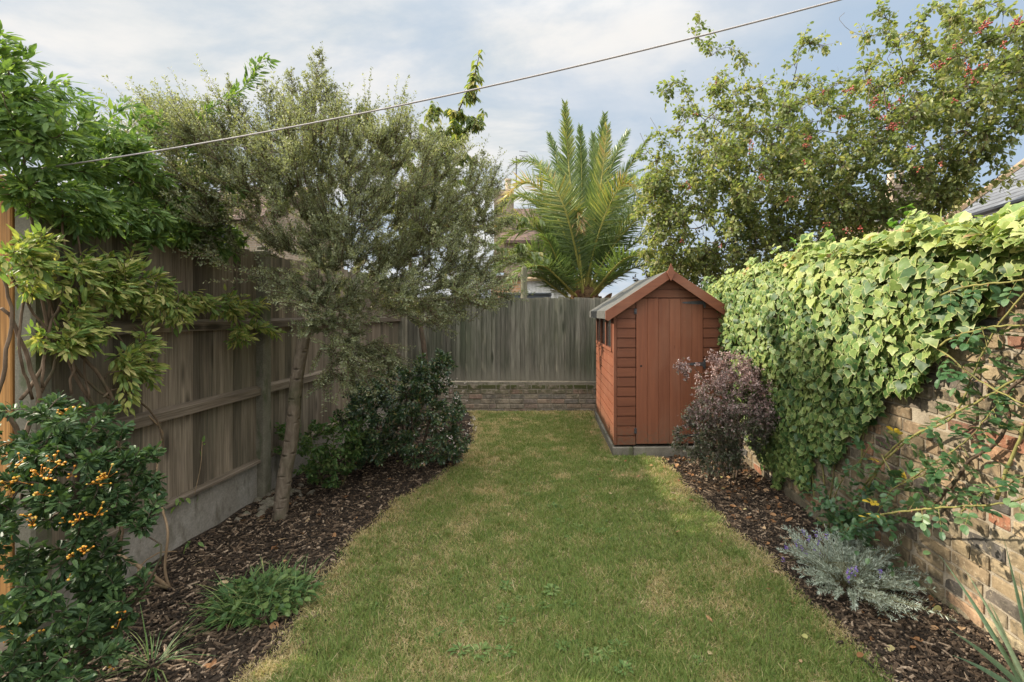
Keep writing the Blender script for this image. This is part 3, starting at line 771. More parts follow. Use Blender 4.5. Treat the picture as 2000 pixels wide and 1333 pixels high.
# door
door = MB(); nb = 6; bwid = (D1 - D0) / nb
for k in range(nb):
    door.bx(D0 + k * bwid + .0006, D0 + (k + 1) * bwid - .0006, -.008, .02, ZB + .01, DT - .004, .0022, r=r.random())
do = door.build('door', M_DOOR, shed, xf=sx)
m = MB(); m.bx(D0, D1, .0201, .028, ZB + .01, DT - .004); m.build('door_backing', M_BLACK, do, xf=sx)
for z in (DT - .05, 1.02, ZB + .10):
    m = MB(); x1 = D1
    m.prism([(x1 - .002, z + .02), (x1 - .11, z + .016), (x1 - .22, z + .008), (x1 - .235, z), (x1 - .22, z - .008), (x1 - .11, z - .016), (x1 - .002, z - .02)], -.0125, -.0085, 1)
    m.bx(x1 + .008, x1 + .03, -.0125, -.0065, z - .055, z + .055, .001); m.tube([(x1 + .003, -.014, z - .03), (x1 + .003, -.014, z + .03)], .006, 8)
    for q in (.03, .1, .18): ball(m, (x1 - q, -.0125, z), .005, 6, 4)
    m.build('hinge', M_IRON, do, xf=sx)
m = MB(); m.tube([(D0 + .055, -.0095, 1.0), (D0 + .055, -.0075, 1.0)], .011, 12); m.build('keyhole', M_BLACK, do, xf=sx)
for z in (1.60, .29):
    m = MB(); m.bx(D0 - .022, D0 + .006, -.013, -.009, z - .03, z + .03, .001); ball(m, (D0 - .01, -.014, z + .016), .006, 6, 4); ball(m, (D0 - .01, -.014, z - .016), .006, 6, 4)
    m.build('turn_button', M_IRON, shed, xf=sx)
# side walls
for side, x in ((0, 0.0), (1, WF)):
    m = MB(); z = ZB; sg = 1 if side else -1
    top = ZE - .0
    while z < top - .01:
        z1 = min(z + pitch, top); rr = r.random()
        if side == 0 and z1 > 1.145: z1 = 1.145 if z < 1.145 else top
        spans = [(.035, DP - .005)] if not (side == 0 and z >= 1.145 - .001) else [(.035, .13), (1.745, DP - .005)]
        for ya, yb in spans:
            m.bx(x - .0 if side else x + .0, x + sg * -.026, ya, yb, z, z1 - .016, r=rr); m.bx(x + sg * -.012, x + sg * -.026, ya, yb, z1 - .016, z1 - .001, r=rr)
        z = z1
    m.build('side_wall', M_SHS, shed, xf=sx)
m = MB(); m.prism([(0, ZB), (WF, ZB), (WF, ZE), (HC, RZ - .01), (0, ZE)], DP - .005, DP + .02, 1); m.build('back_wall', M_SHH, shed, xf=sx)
win = MB(); y0, y1, z0, z1 = .13, 1.745, 1.15, ZE - .012
for k in range(4):
    yc = y0 + k * (y1 - y0) / 3; win.bx(-.012, .03, yc - .028 if k else yc, yc + .028 if k < 3 else yc, z0 + .03, z1 - .03, .003, r=.4)
win.bx(-.016, .03, y0, y1, z0 - .004, z0 + .03, .003, r=.5); win.bx(-.012, .03, y0, y1, z1 - .03, z1, .003, r=.5)
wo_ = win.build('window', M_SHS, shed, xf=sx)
for k in range(3):
    a = y0 + k * (y1 - y0) / 3 + .029; b = y0 + (k + 1) * (y1 - y0) / 3 - .029
    m = MB(); m.bx(.008, .012, a, b, z0 + .031, z1 - .031); m.build('pane', M_GLASS, wo_, xf=sx)
# roof
ov = .075; oh = .085
def rz(x): return RZ + .012 - SL * abs(x - HC)
m = MB()
for s_ in (-1, 1):
    xe = HC + s_ * (HC + ov); ze = rz(xe); n_ = nrm([s_ * SL, 1.0])                 # outward normal in x,z
    th = .022; m.prism([(HC, rz(HC)), (xe, ze), (xe + n_[0] * th, ze + n_[1] * th), (HC, rz(HC) + th * 1.15)], -oh + .0, DP + .08, 1, .5)
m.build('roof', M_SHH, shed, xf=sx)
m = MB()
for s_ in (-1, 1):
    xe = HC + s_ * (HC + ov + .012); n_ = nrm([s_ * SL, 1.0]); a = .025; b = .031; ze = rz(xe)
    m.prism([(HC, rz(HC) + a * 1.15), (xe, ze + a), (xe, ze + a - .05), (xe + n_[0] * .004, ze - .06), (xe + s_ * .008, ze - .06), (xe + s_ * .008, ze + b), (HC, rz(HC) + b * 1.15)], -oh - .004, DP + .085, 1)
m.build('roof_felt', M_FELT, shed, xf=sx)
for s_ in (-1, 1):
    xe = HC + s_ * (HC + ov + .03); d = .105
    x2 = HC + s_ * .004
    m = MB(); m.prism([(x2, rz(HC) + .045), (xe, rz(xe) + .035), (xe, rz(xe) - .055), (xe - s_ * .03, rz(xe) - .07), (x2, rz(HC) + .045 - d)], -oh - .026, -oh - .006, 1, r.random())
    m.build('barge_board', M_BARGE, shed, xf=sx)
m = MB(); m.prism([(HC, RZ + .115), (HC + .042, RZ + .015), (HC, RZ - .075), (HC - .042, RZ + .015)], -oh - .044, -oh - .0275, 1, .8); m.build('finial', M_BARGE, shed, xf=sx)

# ================================================================== washing line
t = NT('pale washing line'); M_LINE = t.out(t.pbr((.42, .39, .37), .7, None, .2))
a = P(80, 329, 2.3); b = P(1640, 0, 1.75)
u = np.linspace(0, 1.35, 70)[:, None]; pts = a + (b - a) * u; pts[:, 2] -= .055 * (4 * u[:, 0] * (1 - u[:, 0]))
m = MB(); m.tube(pts, .0036, 8); tag(m.build('washing_line', M_LINE, smooth=True), 'pale washing line slung across the garden against the sky', 'washing line')

# ================================================================== houses beyond
M_STOCK = brick_mat('far stock brick', [(0, (.26, .19, .13)), (.5, (.34, .26, .18)), (1, (.2, .15, .12))])
def bricktex(name, c1, c2, mort, sc=1.0):
    t = NT(name); v = t.n('ShaderNodeTexCoord').outputs['Object']
    s = t.n('ShaderNodeSeparateXYZ', {0: v}); xy = t.math('ADD', s.outputs[0], s.outputs[1])
    vv = t.n('ShaderNodeCombineXYZ', {0: xy, 1: s.outputs[2], 2: 0.0}).outputs[0]
    b = t.n('ShaderNodeTexBrick', {'Vector': vv, 'Color1': (*c1, 1), 'Color2': (*c2, 1), 'Mortar': (*mort, 1), 'Scale': 1.0 / sc, 'Brick Width': .23, 'Row Height': .075, 'Mortar Size': .008})
    c = t.mix(1.0, b.outputs[0], t.ramp(t.noise(t.coord(), 2.5, 5), [(.3, .7), (.7, 1.2)]), 'MULTIPLY')
    return t.out(t.pbr(c, .9, t.bump(b.outputs[1], .4, .01), .2))
M_FARB = bricktex('house brick', (.33, .25, .17), (.24, .17, .12), (.3, .27, .22))
M_ORB = bricktex('orange brick', (.5, .3, .17), (.42, .23, .12), (.4, .34, .28))
M_TILE = bricktex('brown roof tile', (.17, .11, .085), (.12, .08, .065), (.05, .04, .035), 1.4)
M_SLATE = bricktex('grey slate', (.17, .178, .195), (.12, .127, .14), (.06, .06, .065), 1.6)
M_WHITE = stone_mat('white painted render', (.68, .67, .64), (.8, .79, .77), 1.2, spots=(.5, .48, .43))
M_MOSSR = stone_mat('mossy roof sheet', (.2, .13, .075), (.34, .25, .15), 7, bumpst=1.0)
M_DARKW = flat_mat('window glass far', (.03, .035, .04), .1)
M_GREYB = flat_mat('dark grey sheet', (.13, .15, .18), .6)
M_POT = flat_mat('clay chimney pot', (.5, .4, .3), .8)
def house(name, label, x0, x1, y0, y1, ze, zr, wall, roof, chim=None, axis=0, wins=(), loc=None):
    h = thing(name, label, 'house', ((x0 + x1) / 2, (y0 + y1) / 2, 0))
    m = MB(); m.bx(x0, x1, y0, y1, -.06, ze)
    if axis == 0: m.prism([(y0, ze), (y1, ze), ((y0 + y1) / 2, zr)], x0, x1, 0)
    else: m.prism([(x0, ze), (x1, ze), ((x0 + x1) / 2, zr)], y0, y1, 1)
    m.build('wall', wall, h)
    m = MB(); th = .12; o = .3
    if axis == 0:
        ym = (y0 + y1) / 2; s = (zr - ze) / (ym - y0)
        for ye in (y0 - o, y1 + o):
            zz = zr - s * abs(ye - ym)
            m.prism([(ym, zr + .02), (ye, zz + .02), (ye, zz + .02 + th), (ym, zr + .02 + th)], x0 - .2, x1 + .2, 0)
    else:
        xm = (x0 + x1) / 2; s = (zr - ze) / (xm - x0)
        for xe in (x0 - o, x1 + o):
            zz = zr - s * abs(xe - xm)
            m.prism([(xm, zr + .02), (xe, zz + .02), (xe, zz + .02 + th), (xm, zr + .02 + th)], y0 - .2, y1 + .2, 1)
    rf = m.build('roof', roof, h)
    for (wx, wz, ww, wh) in wins:
        m = MB(); m.bx(wx - ww / 2 - .08, wx + ww / 2 + .08, y0 - .05, y0 - .003, wz - wh / 2 - .08, wz + wh / 2 + .08, .01); f_ = m.build('window', M_WHITE, h)
        m = MB(); m.bx(wx - ww / 2, wx + ww / 2, y0 - .06, y0 - .0505, wz - wh / 2, wz + wh / 2); m.build('pane', M_DARKW, f_)
    if chim:
        cx, cy, cw, cd, zb, zt, pots = chim
        m = MB(); m.bx(cx - cw, cx + cw, cy - cd, cy + cd, zb, zt - .25); m.bx(cx - cw - .06, cx + cw + .06, cy - cd - .06, cy + cd + .06, zt - .25, zt - .1, .02); m.bx(cx - cw - .02, cx + cw + .02, cy - cd - .02, cy + cd + .02, zt - .1, zt)
        c_ = m.build('chimney', M_FARB, h)
        for px_ in pots:
            m = MB(); m.lathe([(.13, zt), (.12, zt + .5), (.15, zt + .52), (.15, zt + .6), (.1, zt + .6), (.1, zt)], (px_, cy, 0), 12); m.build('chimney_pot', M_POT, c_)
    return h
# house behind the palm: brown tiled roof, chimney and aerial
YB = 21.0; hx = lambda px, Y=YB: (px - PX) * Y / F; hz = lambda py, Y=YB: CAMZ - (py - PY) * Y / F
hA = house('terraced_house', 'brick house with a brown tiled roof and chimney behind the palm', hx(985), hx(1092), YB, YB + 7, hz(470), hz(402) + .5, M_FARB, M_TILE,
           (hx(978), YB + 1.2, hx(996) - hx(978), .45, 3.5, hz(362), [hx(986)]), 0, [])
m = MB(); c = np.array([hx(1003), YB + 1.2, hz(355)]); ztop = hz(288)
m.tube([c, (c[0], c[1], ztop)], .03, 6)
am = m.build('mast', M_IRON); ae = thing('tv_aerial', 'thin metal television aerial on the chimney behind the palm', 'aerial', c)
bpy.data.objects.remove(am); m = MB(); m.tube([c, (c[0], c[1], ztop)], .03, 6); m.build('mast', M_IRON, ae)
m = MB(); a0 = np.array([c[0] - .35, c[1] + .1, ztop - .45]); a1 = np.array([c[0] + .35, c[1] - .1, ztop - .1]); m.tube([a0, a1], .018, 5)
for q in np.linspace(0, 1, 9):
    p_ = a0 + (a1 - a0) * q; m.tube([p_ - (0.03, .1, .16), p_ + (0.03, .1, .16)], .011, 4)
for q in (-.13, 0, .13): m.tube([a1 + (-.2, 0, .1 + q * 1.6), a1 + (.2, -.1, .02 + q * 1.6)], .012, 4)
m.build('antenna', M_IRON, ae)
# white outbuilding with mossy roof edge
YG = 12.0; gx = lambda px: (px - PX) * YG / F; gz = lambda py: CAMZ - (py - PY) * YG / F
ob = thing('outbuilding', 'low white outbuilding with a brown mossy roof edge beyond the fence', 'outbuilding', (gx(1085), YG + 1.5, 0))
m = MB(); m.bx(gx(1026), gx(1148), YG, YG + 3, -.06, gz(549)); m.build('wall', M_WHITE, ob)
m = MB(); m.prism([(YG - .12, gz(550)), (YG - .12, gz(545)), (YG + 3.1, gz(522)), (YG + 3.1, gz(530))], gx(1020), gx(1152), 0); m.build('roof', M_MOSSR, ob)
m = MB(); m.bx(gx(1078), gx(1082), YG - .03, YG - .002, 0, gz(551)); m.build('corner_strip', M_WHITE, ob)
m = MB(); m.prism([(gx(1074), gz(566)), (gx(1110), gz(569)), (gx(1112), gz(571)), (gx(1090), gz(571.5)), (gx(1074), gz(568.5))], YG - .06, YG - .035, 1); m.build('loose_slat', M_GREYT, ob)
w2 = thing('brick_outhouse', 'small orange brick outhouse beside the white outbuilding', 'outhouse', (gx(985), YG + 1, 0))
m = MB(); m.bx(gx(955), gx(1018), YG + .3, YG + 2.3, -.06, gz(545)); m.build('wall', M_ORB, w2)
m = MB(); m.bx(gx(950), gx(1023), YG + .2, YG + 2.4, gz(544.7), gz(537), .02); m.build('roof', M_TILE, w2)
m = MB(); m.bx(gx(995), gx(1012), YG + .4, YG + .6, gz(536.8), gz(530), .02); m.build('ridge_tile', M_POT, w2)
sh2 = thing('storage_box', 'dark grey flat lidded storage box just showing above the fence', 'storage box', (gx(1035), 10.2, 0))
yb = 10.2; bxx = lambda px: (px - PX) * yb / F; bz = CAMZ - (572 - PY) * yb / F
m = MB(); m.bx(bxx(985), bxx(1074), yb, yb + .8, -.06, bz - .05, .01); m.build('body', M_GREYB, sh2)
m = MB(); m.bx(bxx(983), bxx(1076), yb - .03, yb + .83, bz - .048, bz, .01); m.build('lid', M_GREYB, sh2)
# house with slate roof on the right: the ridge runs away from us, eaves side towards the garden
YR = 9.5
hb = thing('slate_house', 'white walled house with a grey slate roof beyond the brick wall', 'house', (10.5, 10.5, 0))
x_e = 6.4; pe0 = P(1850, 447, 8.2); e_near = P(2000, 398, 0)
ze = 3.15
# eaves edge from far (1850,442) to near (2000,395) at constant height
yf = (ze - CAMZ) * F / (PY - 442); yn = (ze - CAMZ) * F / (PY - 395)
Ef = P(1845, 442, yf); En = P(2005, 393, yn); dirn = (En - Ef); dirn[2] = 0
En = Ef + dirn * 1.8; En[2] = Ef[2]
# verge climbs from the far eaves corner
VT = P(2000, 318, yf + 1.4); vd = P(1880, 386, yf + .25) - Ef
up = np.array([2.6, .9, 1.55]) * 1.15
m = MB(); th = np.array([0, 0, .05])
q = [Ef, En, En + up, Ef + up]; m.add([*(v for v in q), *(v + th for v in q)], [(3, 2, 1, 0), (4, 5, 6, 7), (0, 1, 5, 4), (1, 2, 6, 5), (2, 3, 7, 6), (3, 0, 4, 7)])
rf = m.build('roof', M_SLATE, hb)
m = MB(); m.tube([Ef + up * k - dirn * .004 + (0, 0, .09) for k in (0, .5, 1.0)], .07, 6); m.build('verge', M_MOSSR, rf)
m = MB(); m.tube([Ef + (-.08, -.03, .0), En + (-.08, -.03, .0)], .06, 8); m.build('gutter', flat_mat('black gutter', (.02, .02, .022), .4), rf)
m = MB(); ins = np.array([.18, .1, -.02]); q = [Ef + ins, En + ins, En + ins + (3, 1, 0), Ef + ins + (3, 1, 0)]
lo = [np.array([v[0], v[1], -.06]) for v in q]
m.add([*lo, *q], [(0, 1, 5, 4), (1, 2, 6, 5), (2, 3, 7, 6), (3, 0, 4, 7), (4, 5, 6, 7)]); m.build('wall', M_WHITE, hb)
# far house with broad chimney seen through the berry tree
Y3 = 17.0; k3 = lambda px: (px - PX) * Y3 / F; z3 = lambda py: CAMZ - (py - PY) * Y3 / F
house('brick_house', 'brick house with a broad chimney seen through the berry tree', k3(1760), k3(1905), Y3, Y3 + 6, z3(440), z3(392), M_FARB, M_SLATE,
      (k3(1845), Y3 + 2, (k3(1888) - k3(1802)) / 2, .5, 2.5, z3(334), [k3(1815), k3(1835), k3(1862)]), 0)
# neighbour's house glimpsed above the side fence
Y4 = 15.0; k4 = lambda px: (px - PX) * Y4 / F; z4 = lambda py: CAMZ - (py - PY) * Y4 / F
house('neighbour_house', 'brown roofed house glimpsed above the side fence behind the silvery tree', k4(330), k4(500), Y4, Y4 + 6, z4(430), z4(325), bricktex('buff brick', (.4, .31, .22), (.33, .25, .17), (.38, .34, .28)), M_TILE, None, 0, [(k4(420), z4(480), 1.1, 1.3)])
# ================================================================== plants
M_BARKG = bark_mat('grey brown bark', (.14, .105, .075), (.30, .25, .19))
M_BARKD = bark_mat('dark bark', (.05, .035, .025), (.13, .095, .065))
M_TWIGR = bark_mat('red brown twig', (.06, .035, .025), (.16, .095, .07))
M_STEMG = bark_mat('green brown stem', (.10, .095, .045), (.21, .19, .09))

def plant(name, label, cat, loc, group=None): return thing(name, label, cat, loc, group)
def put_leaves(mb, sk, N, tpl, L, Wd, cmax=3, out=.9, fw=.6, droop=0.0, upn=.8, curl=.15, center=None, spread=.02, cvar=None, rr=None):
    r = sk.rg; p, d = sk.sample(N, cmax); q = perp(r, d)
    D = d * fw + q * out + np.array([0, 0, -droop])
    Nn = UP * upn + r.normal(0, .5, (N, 3)) + q * .2
    p = p + q * spread * r.random((N, 1))
    s = .65 + .55 * r.random(N)
    if rr is None: rr = r.random(N)
    else: rr = np.clip(rr(p) + .0, 0, 1)
    mb.inst(tpl, p, D, Nn, L * s, Wd * s, rr, curl=r.normal(curl, .12, N))
    return p

# ------------------------------------------------ silvery small-leaved tree on the left
r = rng(101)
b0 = P(545, 1020, 3.66); b0[2] = -.05
tr = plant('silvery_tree', 'leaning small tree with tiny grey green leaves in front of the wooden fence', 'tree', (b0[0], b0[1], 0))
fork = P(600, 625, 3.62)
tk = [b0, P(556, 930, 3.65), P(570, 850, 3.64), P(579, 745, 3.62), P(592, 670, 3.62), fork]
trunks = [(tk, .054, .042),
          ([fork, P(640, 540, 3.68), P(665, 430, 3.72), P(640, 300, 3.72), P(626, 220, 3.70), P(625, 128, 3.70)], .034, .004),
          ([fork, P(690, 600, 3.8), P(800, 540, 4.0), P(900, 480, 4.15), P(975, 440, 4.2)], .03, .005),
          ([fork, P(570, 530, 3.55), P(480, 420, 3.5), P(400, 330, 3.5), P(320, 230, 3.5)], .028, .004),
          ([P(640, 540, 3.68), P(720, 450, 3.95), P(800, 350, 4.1), P(860, 270, 4.2)], .03, .005),
          ([P(640, 540, 3.68), P(590, 430, 3.45), P(540, 300, 3.35), P(520, 190, 3.3)], .028, .004),
          ([P(690, 600, 3.8), P(780, 620, 3.6), P(880, 600, 3.6), P(960, 560, 3.65)], .024, .004),
          ([fork, P(640, 640, 3.4), P(650, 690, 3.3)], .02, .004)]
sk = Skel(trunks, r, .07)
T = np.vstack([pell(r, 330, 680, 430, 3.75, 270, 190, .95), pell(r, 130, 430, 360, 3.5, 120, 110, .6), pell(r, 150, 866, 455, 4.05, 100, 125, .7),
               pell(r, 150, 560, 325, 3.45, 170, 95, .6), pell(r, 110, 830, 585, 3.75, 150, 60, .7), pell(r, 60, 645, 610, 3.35, 70, 70, .3), pell(r, 34, 665, 700, 3.3, 42, 70, .2),
               pell(r, 60, 760, 330, 3.7, 130, 90, .6), pell(r, 60, 380, 430, 3.3, 70, 45, .3), pell(r, 60, 905, 562, 3.9, 75, 36, .35), pell(r, 36, 720, 700, 3.5, 50, 40, .2), pell(r, 90, 765, 500, 3.85, 80, 60, .5), pell(r, 50, 640, 480, 3.5, 70, 60, .3), pell(r, 60, 330, 330, 3.4, 50, 60, .3)])
sp = [(300, 190, 3.5), (330, 230, 3.5), (300, 215, 3.5), (350, 200, 3.5), (445, 165, 3.4), (470, 185, 3.4), (520, 165, 3.3), (540, 200, 3.3), (565, 140, 3.5), (600, 190, 3.6), (655, 170, 3.7), (660, 210, 3.7), (590, 130, 3.65), (620, 140, 3.7),
      (650, 140, 3.7), (640, 120, 3.7), (605, 165, 3.7), (645, 190, 3.7), (610, 215, 3.7), (690, 240, 3.8), (980, 320, 4.1), (960, 300, 4.1), (940, 290, 4.1), (990, 400, 4.1), (900, 260, 4.1), (985, 470, 4.1), (400, 200, 3.5), (380, 230, 3.5), (995, 540, 3.8)]
T = np.vstack([T, [P(a_, b_ + (95 if 540 < a_ < 700 else 45), c_) for a_, b_, c_ in sp]])
T = np.vstack([T, pell(r, 60, 370, 275, 3.45, 80, 35, .35)])
T = T[T[:, 0] > np.where(T[:, 2] > 2.25, -3.35, -2.9)]
for j, v in enumerate(np.linspace(0, 1, 14)):             # the feathered leader on top
    T = np.vstack([T, [P(625, 175 + 110 * v, 3.7) + np.array([(-1) ** j * (.02 + .16 * v), r.normal(0, .05), .05])]])
sk.tips(T, fwd=.7, arc=.38, wig=.10, up=.06, nofirst=int(len(smooth_poly(tk, .07)) * .9))
sk.finish(.0022, .42)
# side sprays
pp, dd = sk.sample(7600, 3); q = perp(r, dd); rad_ = nrm(pp - P(660, 560, 3.75))
LL = .07 + .19 * r.random(len(pp)) ** 1.4
tp = pp + (dd * .45 + rad_ * .75 + q * .42 + UP * .30) * LL[:, None]
for (a_, b_, c_, ln_, lx) in [(625, 100, 3.7, .62, 0), (568, 138, 3.6, .3, -.15), (598, 178, 3.65, .3, -.1), (656, 168, 3.7, .3, .15), (520, 160, 3.4, .32, -.2), (450, 160, 3.4, .32, -.3), (400, 190, 3.5, .28, -.4), (335, 185, 3.5, .34, -.6), (278, 192, 3.5, .40, -1.3), (300, 235, 3.5, .34, -1.4), (702, 205, 3.8, .3, .2), (978, 322, 4.1, .34, .5), (948, 296, 4.1, .3, .3), (1000, 560, 3.8, .3, 1.2), (990, 395, 4.1, .3, .9)]:
    tip_ = P(a_, b_, c_); dr = nrm(np.array([lx, r.normal(0, .1), 1.0])); nb = int(ln_ / .011); v_ = r.random(nb) ** .9; bs = tip_ - dr * (ln_ * (1 - v_))[:, None]
    q_ = nrm(perp(r, np.tile(dr, (nb, 1))) * (1, .6, 1)); l_ = (.025 + .42 * (1 - v_) * ln_) * (.6 + .6 * r.random(nb))
    pp = np.vstack([pp, bs, [tip_ - dr * ln_ * 1.5]]); tp = np.vstack([tp, bs + (q_ * .75 + dr * .75) * l_[:, None], [tip_]]); dd = np.vstack([dd, np.tile(dr, (nb + 1, 1))])
mb = MB(); sk.wood(mb); mb.build('trunk', trunk_mat('spotted grey bark', (.12, .09, .065), (.26, .21, .155)), tr, smooth=True)
tw = MB(); n = len(pp)                                       # twigs as slim three-sided spikes
spike = (np.array([(-.5, 0, 0), (.5, 0, 0), (0, 0, .8), (0, 1, 0)], float), [(0, 1, 3), (1, 2, 3), (2, 0, 3)], np.zeros(4))
tw.inst(spike, pp, tp - pp, UP + r.normal(0, .2, (n, 3)), np.linalg.norm(tp - pp, axis=1), .0048, r.random(n)); tw.build('twigs', M_TWIGR, tr)
lf = MB(); per = 50; k = np.repeat(np.arange(n), per); k = k[r.random(len(k)) < np.clip(np.linalg.norm(tp - pp, axis=1)[k] / .15, .08, 1.15)]; u = r.random(len(k)) ** .8; a = pp[k] + (tp - pp)[k] * u[:, None]; dv = nrm(tp - pp)[k]
qv = perp(r, dv); h = .0085 + .007 * r.random(len(k)); clump = r.random(n)[k] * .5 + .5 * r.random(len(k))
lf.inst(T_MINI, a + qv * .003, dv * .55 + qv + UP * .2, UP + r.normal(0, .6, (len(k), 3)), h * 1.45, h * .62, clump)
# leaves on the main twigs themselves
p2, d2 = sk.sample(60000, 6); q2 = perp(r, d2); h = .008 + .006 * r.random(len(p2))
lf.inst(T_MINI, p2 + q2 * .004, d2 * .5 + q2 + UP * .2, UP + r.normal(0, .6, (len(p2), 3)), h * 1.45, h * .62, r.random(len(p2)))
M_SILV = leaf_mat('tiny silvery leaf', [(0, (.115, .135, .078)), (.4, (.205, .228, .13)), (.75, (.31, .33, .20)), (.95, (.43, .43, .27)), (1, (.30, .14, .08))], .42, .5, .45, tcol=(1.2, 1.2, .6))
lf.build('foliage', M_SILV, tr)

# ------------------------------------------------ climber along the top of the left fence
def fell(r, n, px, py, rx, ry, x=-2.5, rX=.14, shell=.6):
    c = WP(px, py, x); Yc = c[1]
    return ell(r, n, c, (rX, rx * Yc * Yc / (abs(x) * F), ry * Yc / F), shell)
r = rng(111); foot = np.array([-2.47, 2.62, 0.0])
vn = plant('climber', 'rambling climber with pointed leaves draped over the side fence', 'climbing plant', (foot[0], foot[1], 0))
x = -2.5
trunks = [([foot, WP(240, 900, -2.46), WP(150, 740, -2.5), WP(100, 600, -2.52), WP(60, 420, -2.52), WP(40, 250, -2.5), WP(10, 110, -2.5)], .013, .003),
          ([WP(240, 900, -2.46), WP(200, 700, -2.5), WP(240, 560, -2.5), WP(330, 560, -2.5), WP(430, 590, -2.5), WP(530, 625, -2.5)], .009, .003),
          ([WP(60, 420, -2.52), WP(160, 330, -2.55), WP(300, 350, -2.55), WP(400, 430, -2.55)], .008, .003),
          ([WP(100, 600, -2.52), WP(20, 500, -2.5), WP(-40, 400, -2.5)], .009, .003)]
sk = Skel(trunks, r, .06)
T = np.vstack([fell(r, 150, 20, 245, 120, 125, -2.55, .30), fell(r, 120, 190, 305, 125, 72, -2.6, .28), fell(r, 90, 310, 380, 110, 60, -2.6, .22), fell(r, 50, 400, 445, 60, 45, -2.55, .15), fell(r, 60, 100, 380, 120, 50, -2.45, .15), fell(r, 70, 170, 415, 110, 45, -2.5, .14), fell(r, 70, 290, 435, 110, 45, -2.5, .14), fell(r, 60, 400, 470, 90, 40, -2.5, .14),
               fell(r, 34, 60, 510, 70, 70, -2.45, .08), fell(r, 74, 215, 555, 115, 75, -2.45, .10), fell(r, 50, 330, 600, 90, 50, -2.45, .09), fell(r, 40, 440, 595, 100, 28, -2.47, .07), fell(r, 12, 470, 655, 30, 30, -2.45, .06),
               fell(r, 36, 150, 650, 70, 45, -2.45, .09), fell(r, 22, 280, 690, 60, 40, -2.45, .08), fell(r, 8, 300, 740, 25, 20, -2.45, .05)])
T = T[(T[:, 1] > 1.3) & (T[:, 1] < 4.9)]
sk.tips(T, fwd=.5, arc=.4, wig=.22)
for pts in ([WP(30, 210, -2.5), WP(15, 140, -2.5), WP(12, 80, -2.5)], [WP(200, 260, -2.6), WP(225, 225, -2.6), WP(255, 205, -2.6)], [WP(170, 250, -2.6), WP(180, 215, -2.6)],
            [P(360, 330, 3.3), P(375, 260, 3.3), P(410, 215, 3.3), P(455, 190, 3.3), P(495, 150, 3.25), P(505, 125, 3.25), P(528, 118, 3.25)], [P(405, 330, 3.3), P(430, 350, 3.25), P(470, 380, 3.2)], [WP(40, 130, -2.5), WP(60, 110, -2.5), WP(50, 90, -2.5)], [WP(0, 150, -2.5), WP(-10, 100, -2.5), WP(5, 60, -2.5)], [WP(130, 210, -2.6), WP(150, 190, -2.6), WP(180, 205, -2.6)], [WP(240, 270, -2.6), WP(270, 235, -2.6), WP(290, 225, -2.6)], [WP(270, 300, -2.6), WP(300, 265, -2.6), WP(320, 235, -2.6)], [WP(80, 180, -2.5), WP(110, 160, -2.5), WP(140, 165, -2.5)], [WP(230, 700, -2.45), WP(250, 760, -2.44), WP(240, 800, -2.44)], [WP(500, 640, -2.48), WP(520, 640, -2.48), WP(545, 655, -2.48)]):
    q = smooth_poly(pts, .05); i = int(np.argmin(np.linalg.norm(sk.p[:sk.n] - q[0], axis=1))); sk.push(q, i)
sk.finish(.0016, .42, .012); mb = MB(); sk.wood(mb, nmax=7)
lf = MB(); N = 18500
p, d = sk.sample(N, 7); keep = np.ones(N, bool); q = perp(r, d)
yel = lambda p: np.clip(r.random(len(p)) * .60 + (.12 + .38 * r.random(len(p)) ** .6) * (p[:, 2] < 1.95), 0, 1)
s = .6 + .6 * r.random(N); D = d * .7 + q * .8 + np.array([0.25, 0, -.25]); sz = .8 + .5 * r.random(N)
lf.inst(T_LANCE, p + q * .04 * r.random((N, 1)), D, UP * .7 + np.array([.5, -.2, 0]) + r.normal(0, .45, (N, 3)), .050 * s * sz, .0178 * s * sz, yel(p), curl=r.normal(.15, .15, N))
M_VINE = leaf_mat('pointed climber leaf', [(0, (.09, .16, .05)), (.4, (.16, .25, .07)), (.62, (.25, .33, .09)), (.82, (.41, .41, .125)), (1, (.55, .49, .21))], .42, .5, .3)
lf.build('leaves', M_VINE, vn)
# bare twining stems at the left and the lone bare stem in front of the fence
for pts, ra in (([(-5, 780), (10, 700), (20, 600), (-5, 520)], .008), ([(95, 1000), (60, 900), (20, 820), (-30, 770)], .012), ([(60, 780), (40, 690), (50, 560), (75, 450)], .006), ([(80, 770), (110, 690), (60, 600), (20, 540)], .007),
                ([(85, 760), (95, 640), (130, 560), (120, 400)], .006), ([(40, 780), (80, 720), (90, 620), (30, 470)], .008), ([(210, 780), (150, 720), (105, 650), (85, 560), (30, 480)], .007), ([(225, 790), (190, 730), (120, 650)], .010),
                ([(140, 770), (145, 660), (160, 540), (150, 440)], .006), ([(175, 780), (165, 700), (210, 600), (240, 480), (215, 400)], .005), ([(20, 900), (60, 830), (75, 770), (30, 640), (0, 600)], .010),
                ([(200, 775), (230, 760), (290, 800), (318, 860), (305, 900)], .006), ([(190, 800), (250, 780), (300, 680), (260, 640)], .006), ([(250, 690), (200, 620), (130, 600)], .005)):
    q = smooth_poly([WP(a, b, -2.46 - .05 * r.random()) for a, b in pts], .04); q = q + r.normal(0, .003, q.shape); mb.tube(q, np.linspace(ra, ra * .7, len(q)), 7, r.random())
mb.build('stems', bark_mat('vine stem', (.075, .05, .03), (.19, .13, .085)), vn, smooth=True)
st = plant('bare_stem', 'thin bare stem rising from the bark in front of the concrete gravel board', 'climbing stem', (G(330, 1150)[0], G(330, 1150)[1], 0))
mb = MB(); g0 = G(332, 1152)
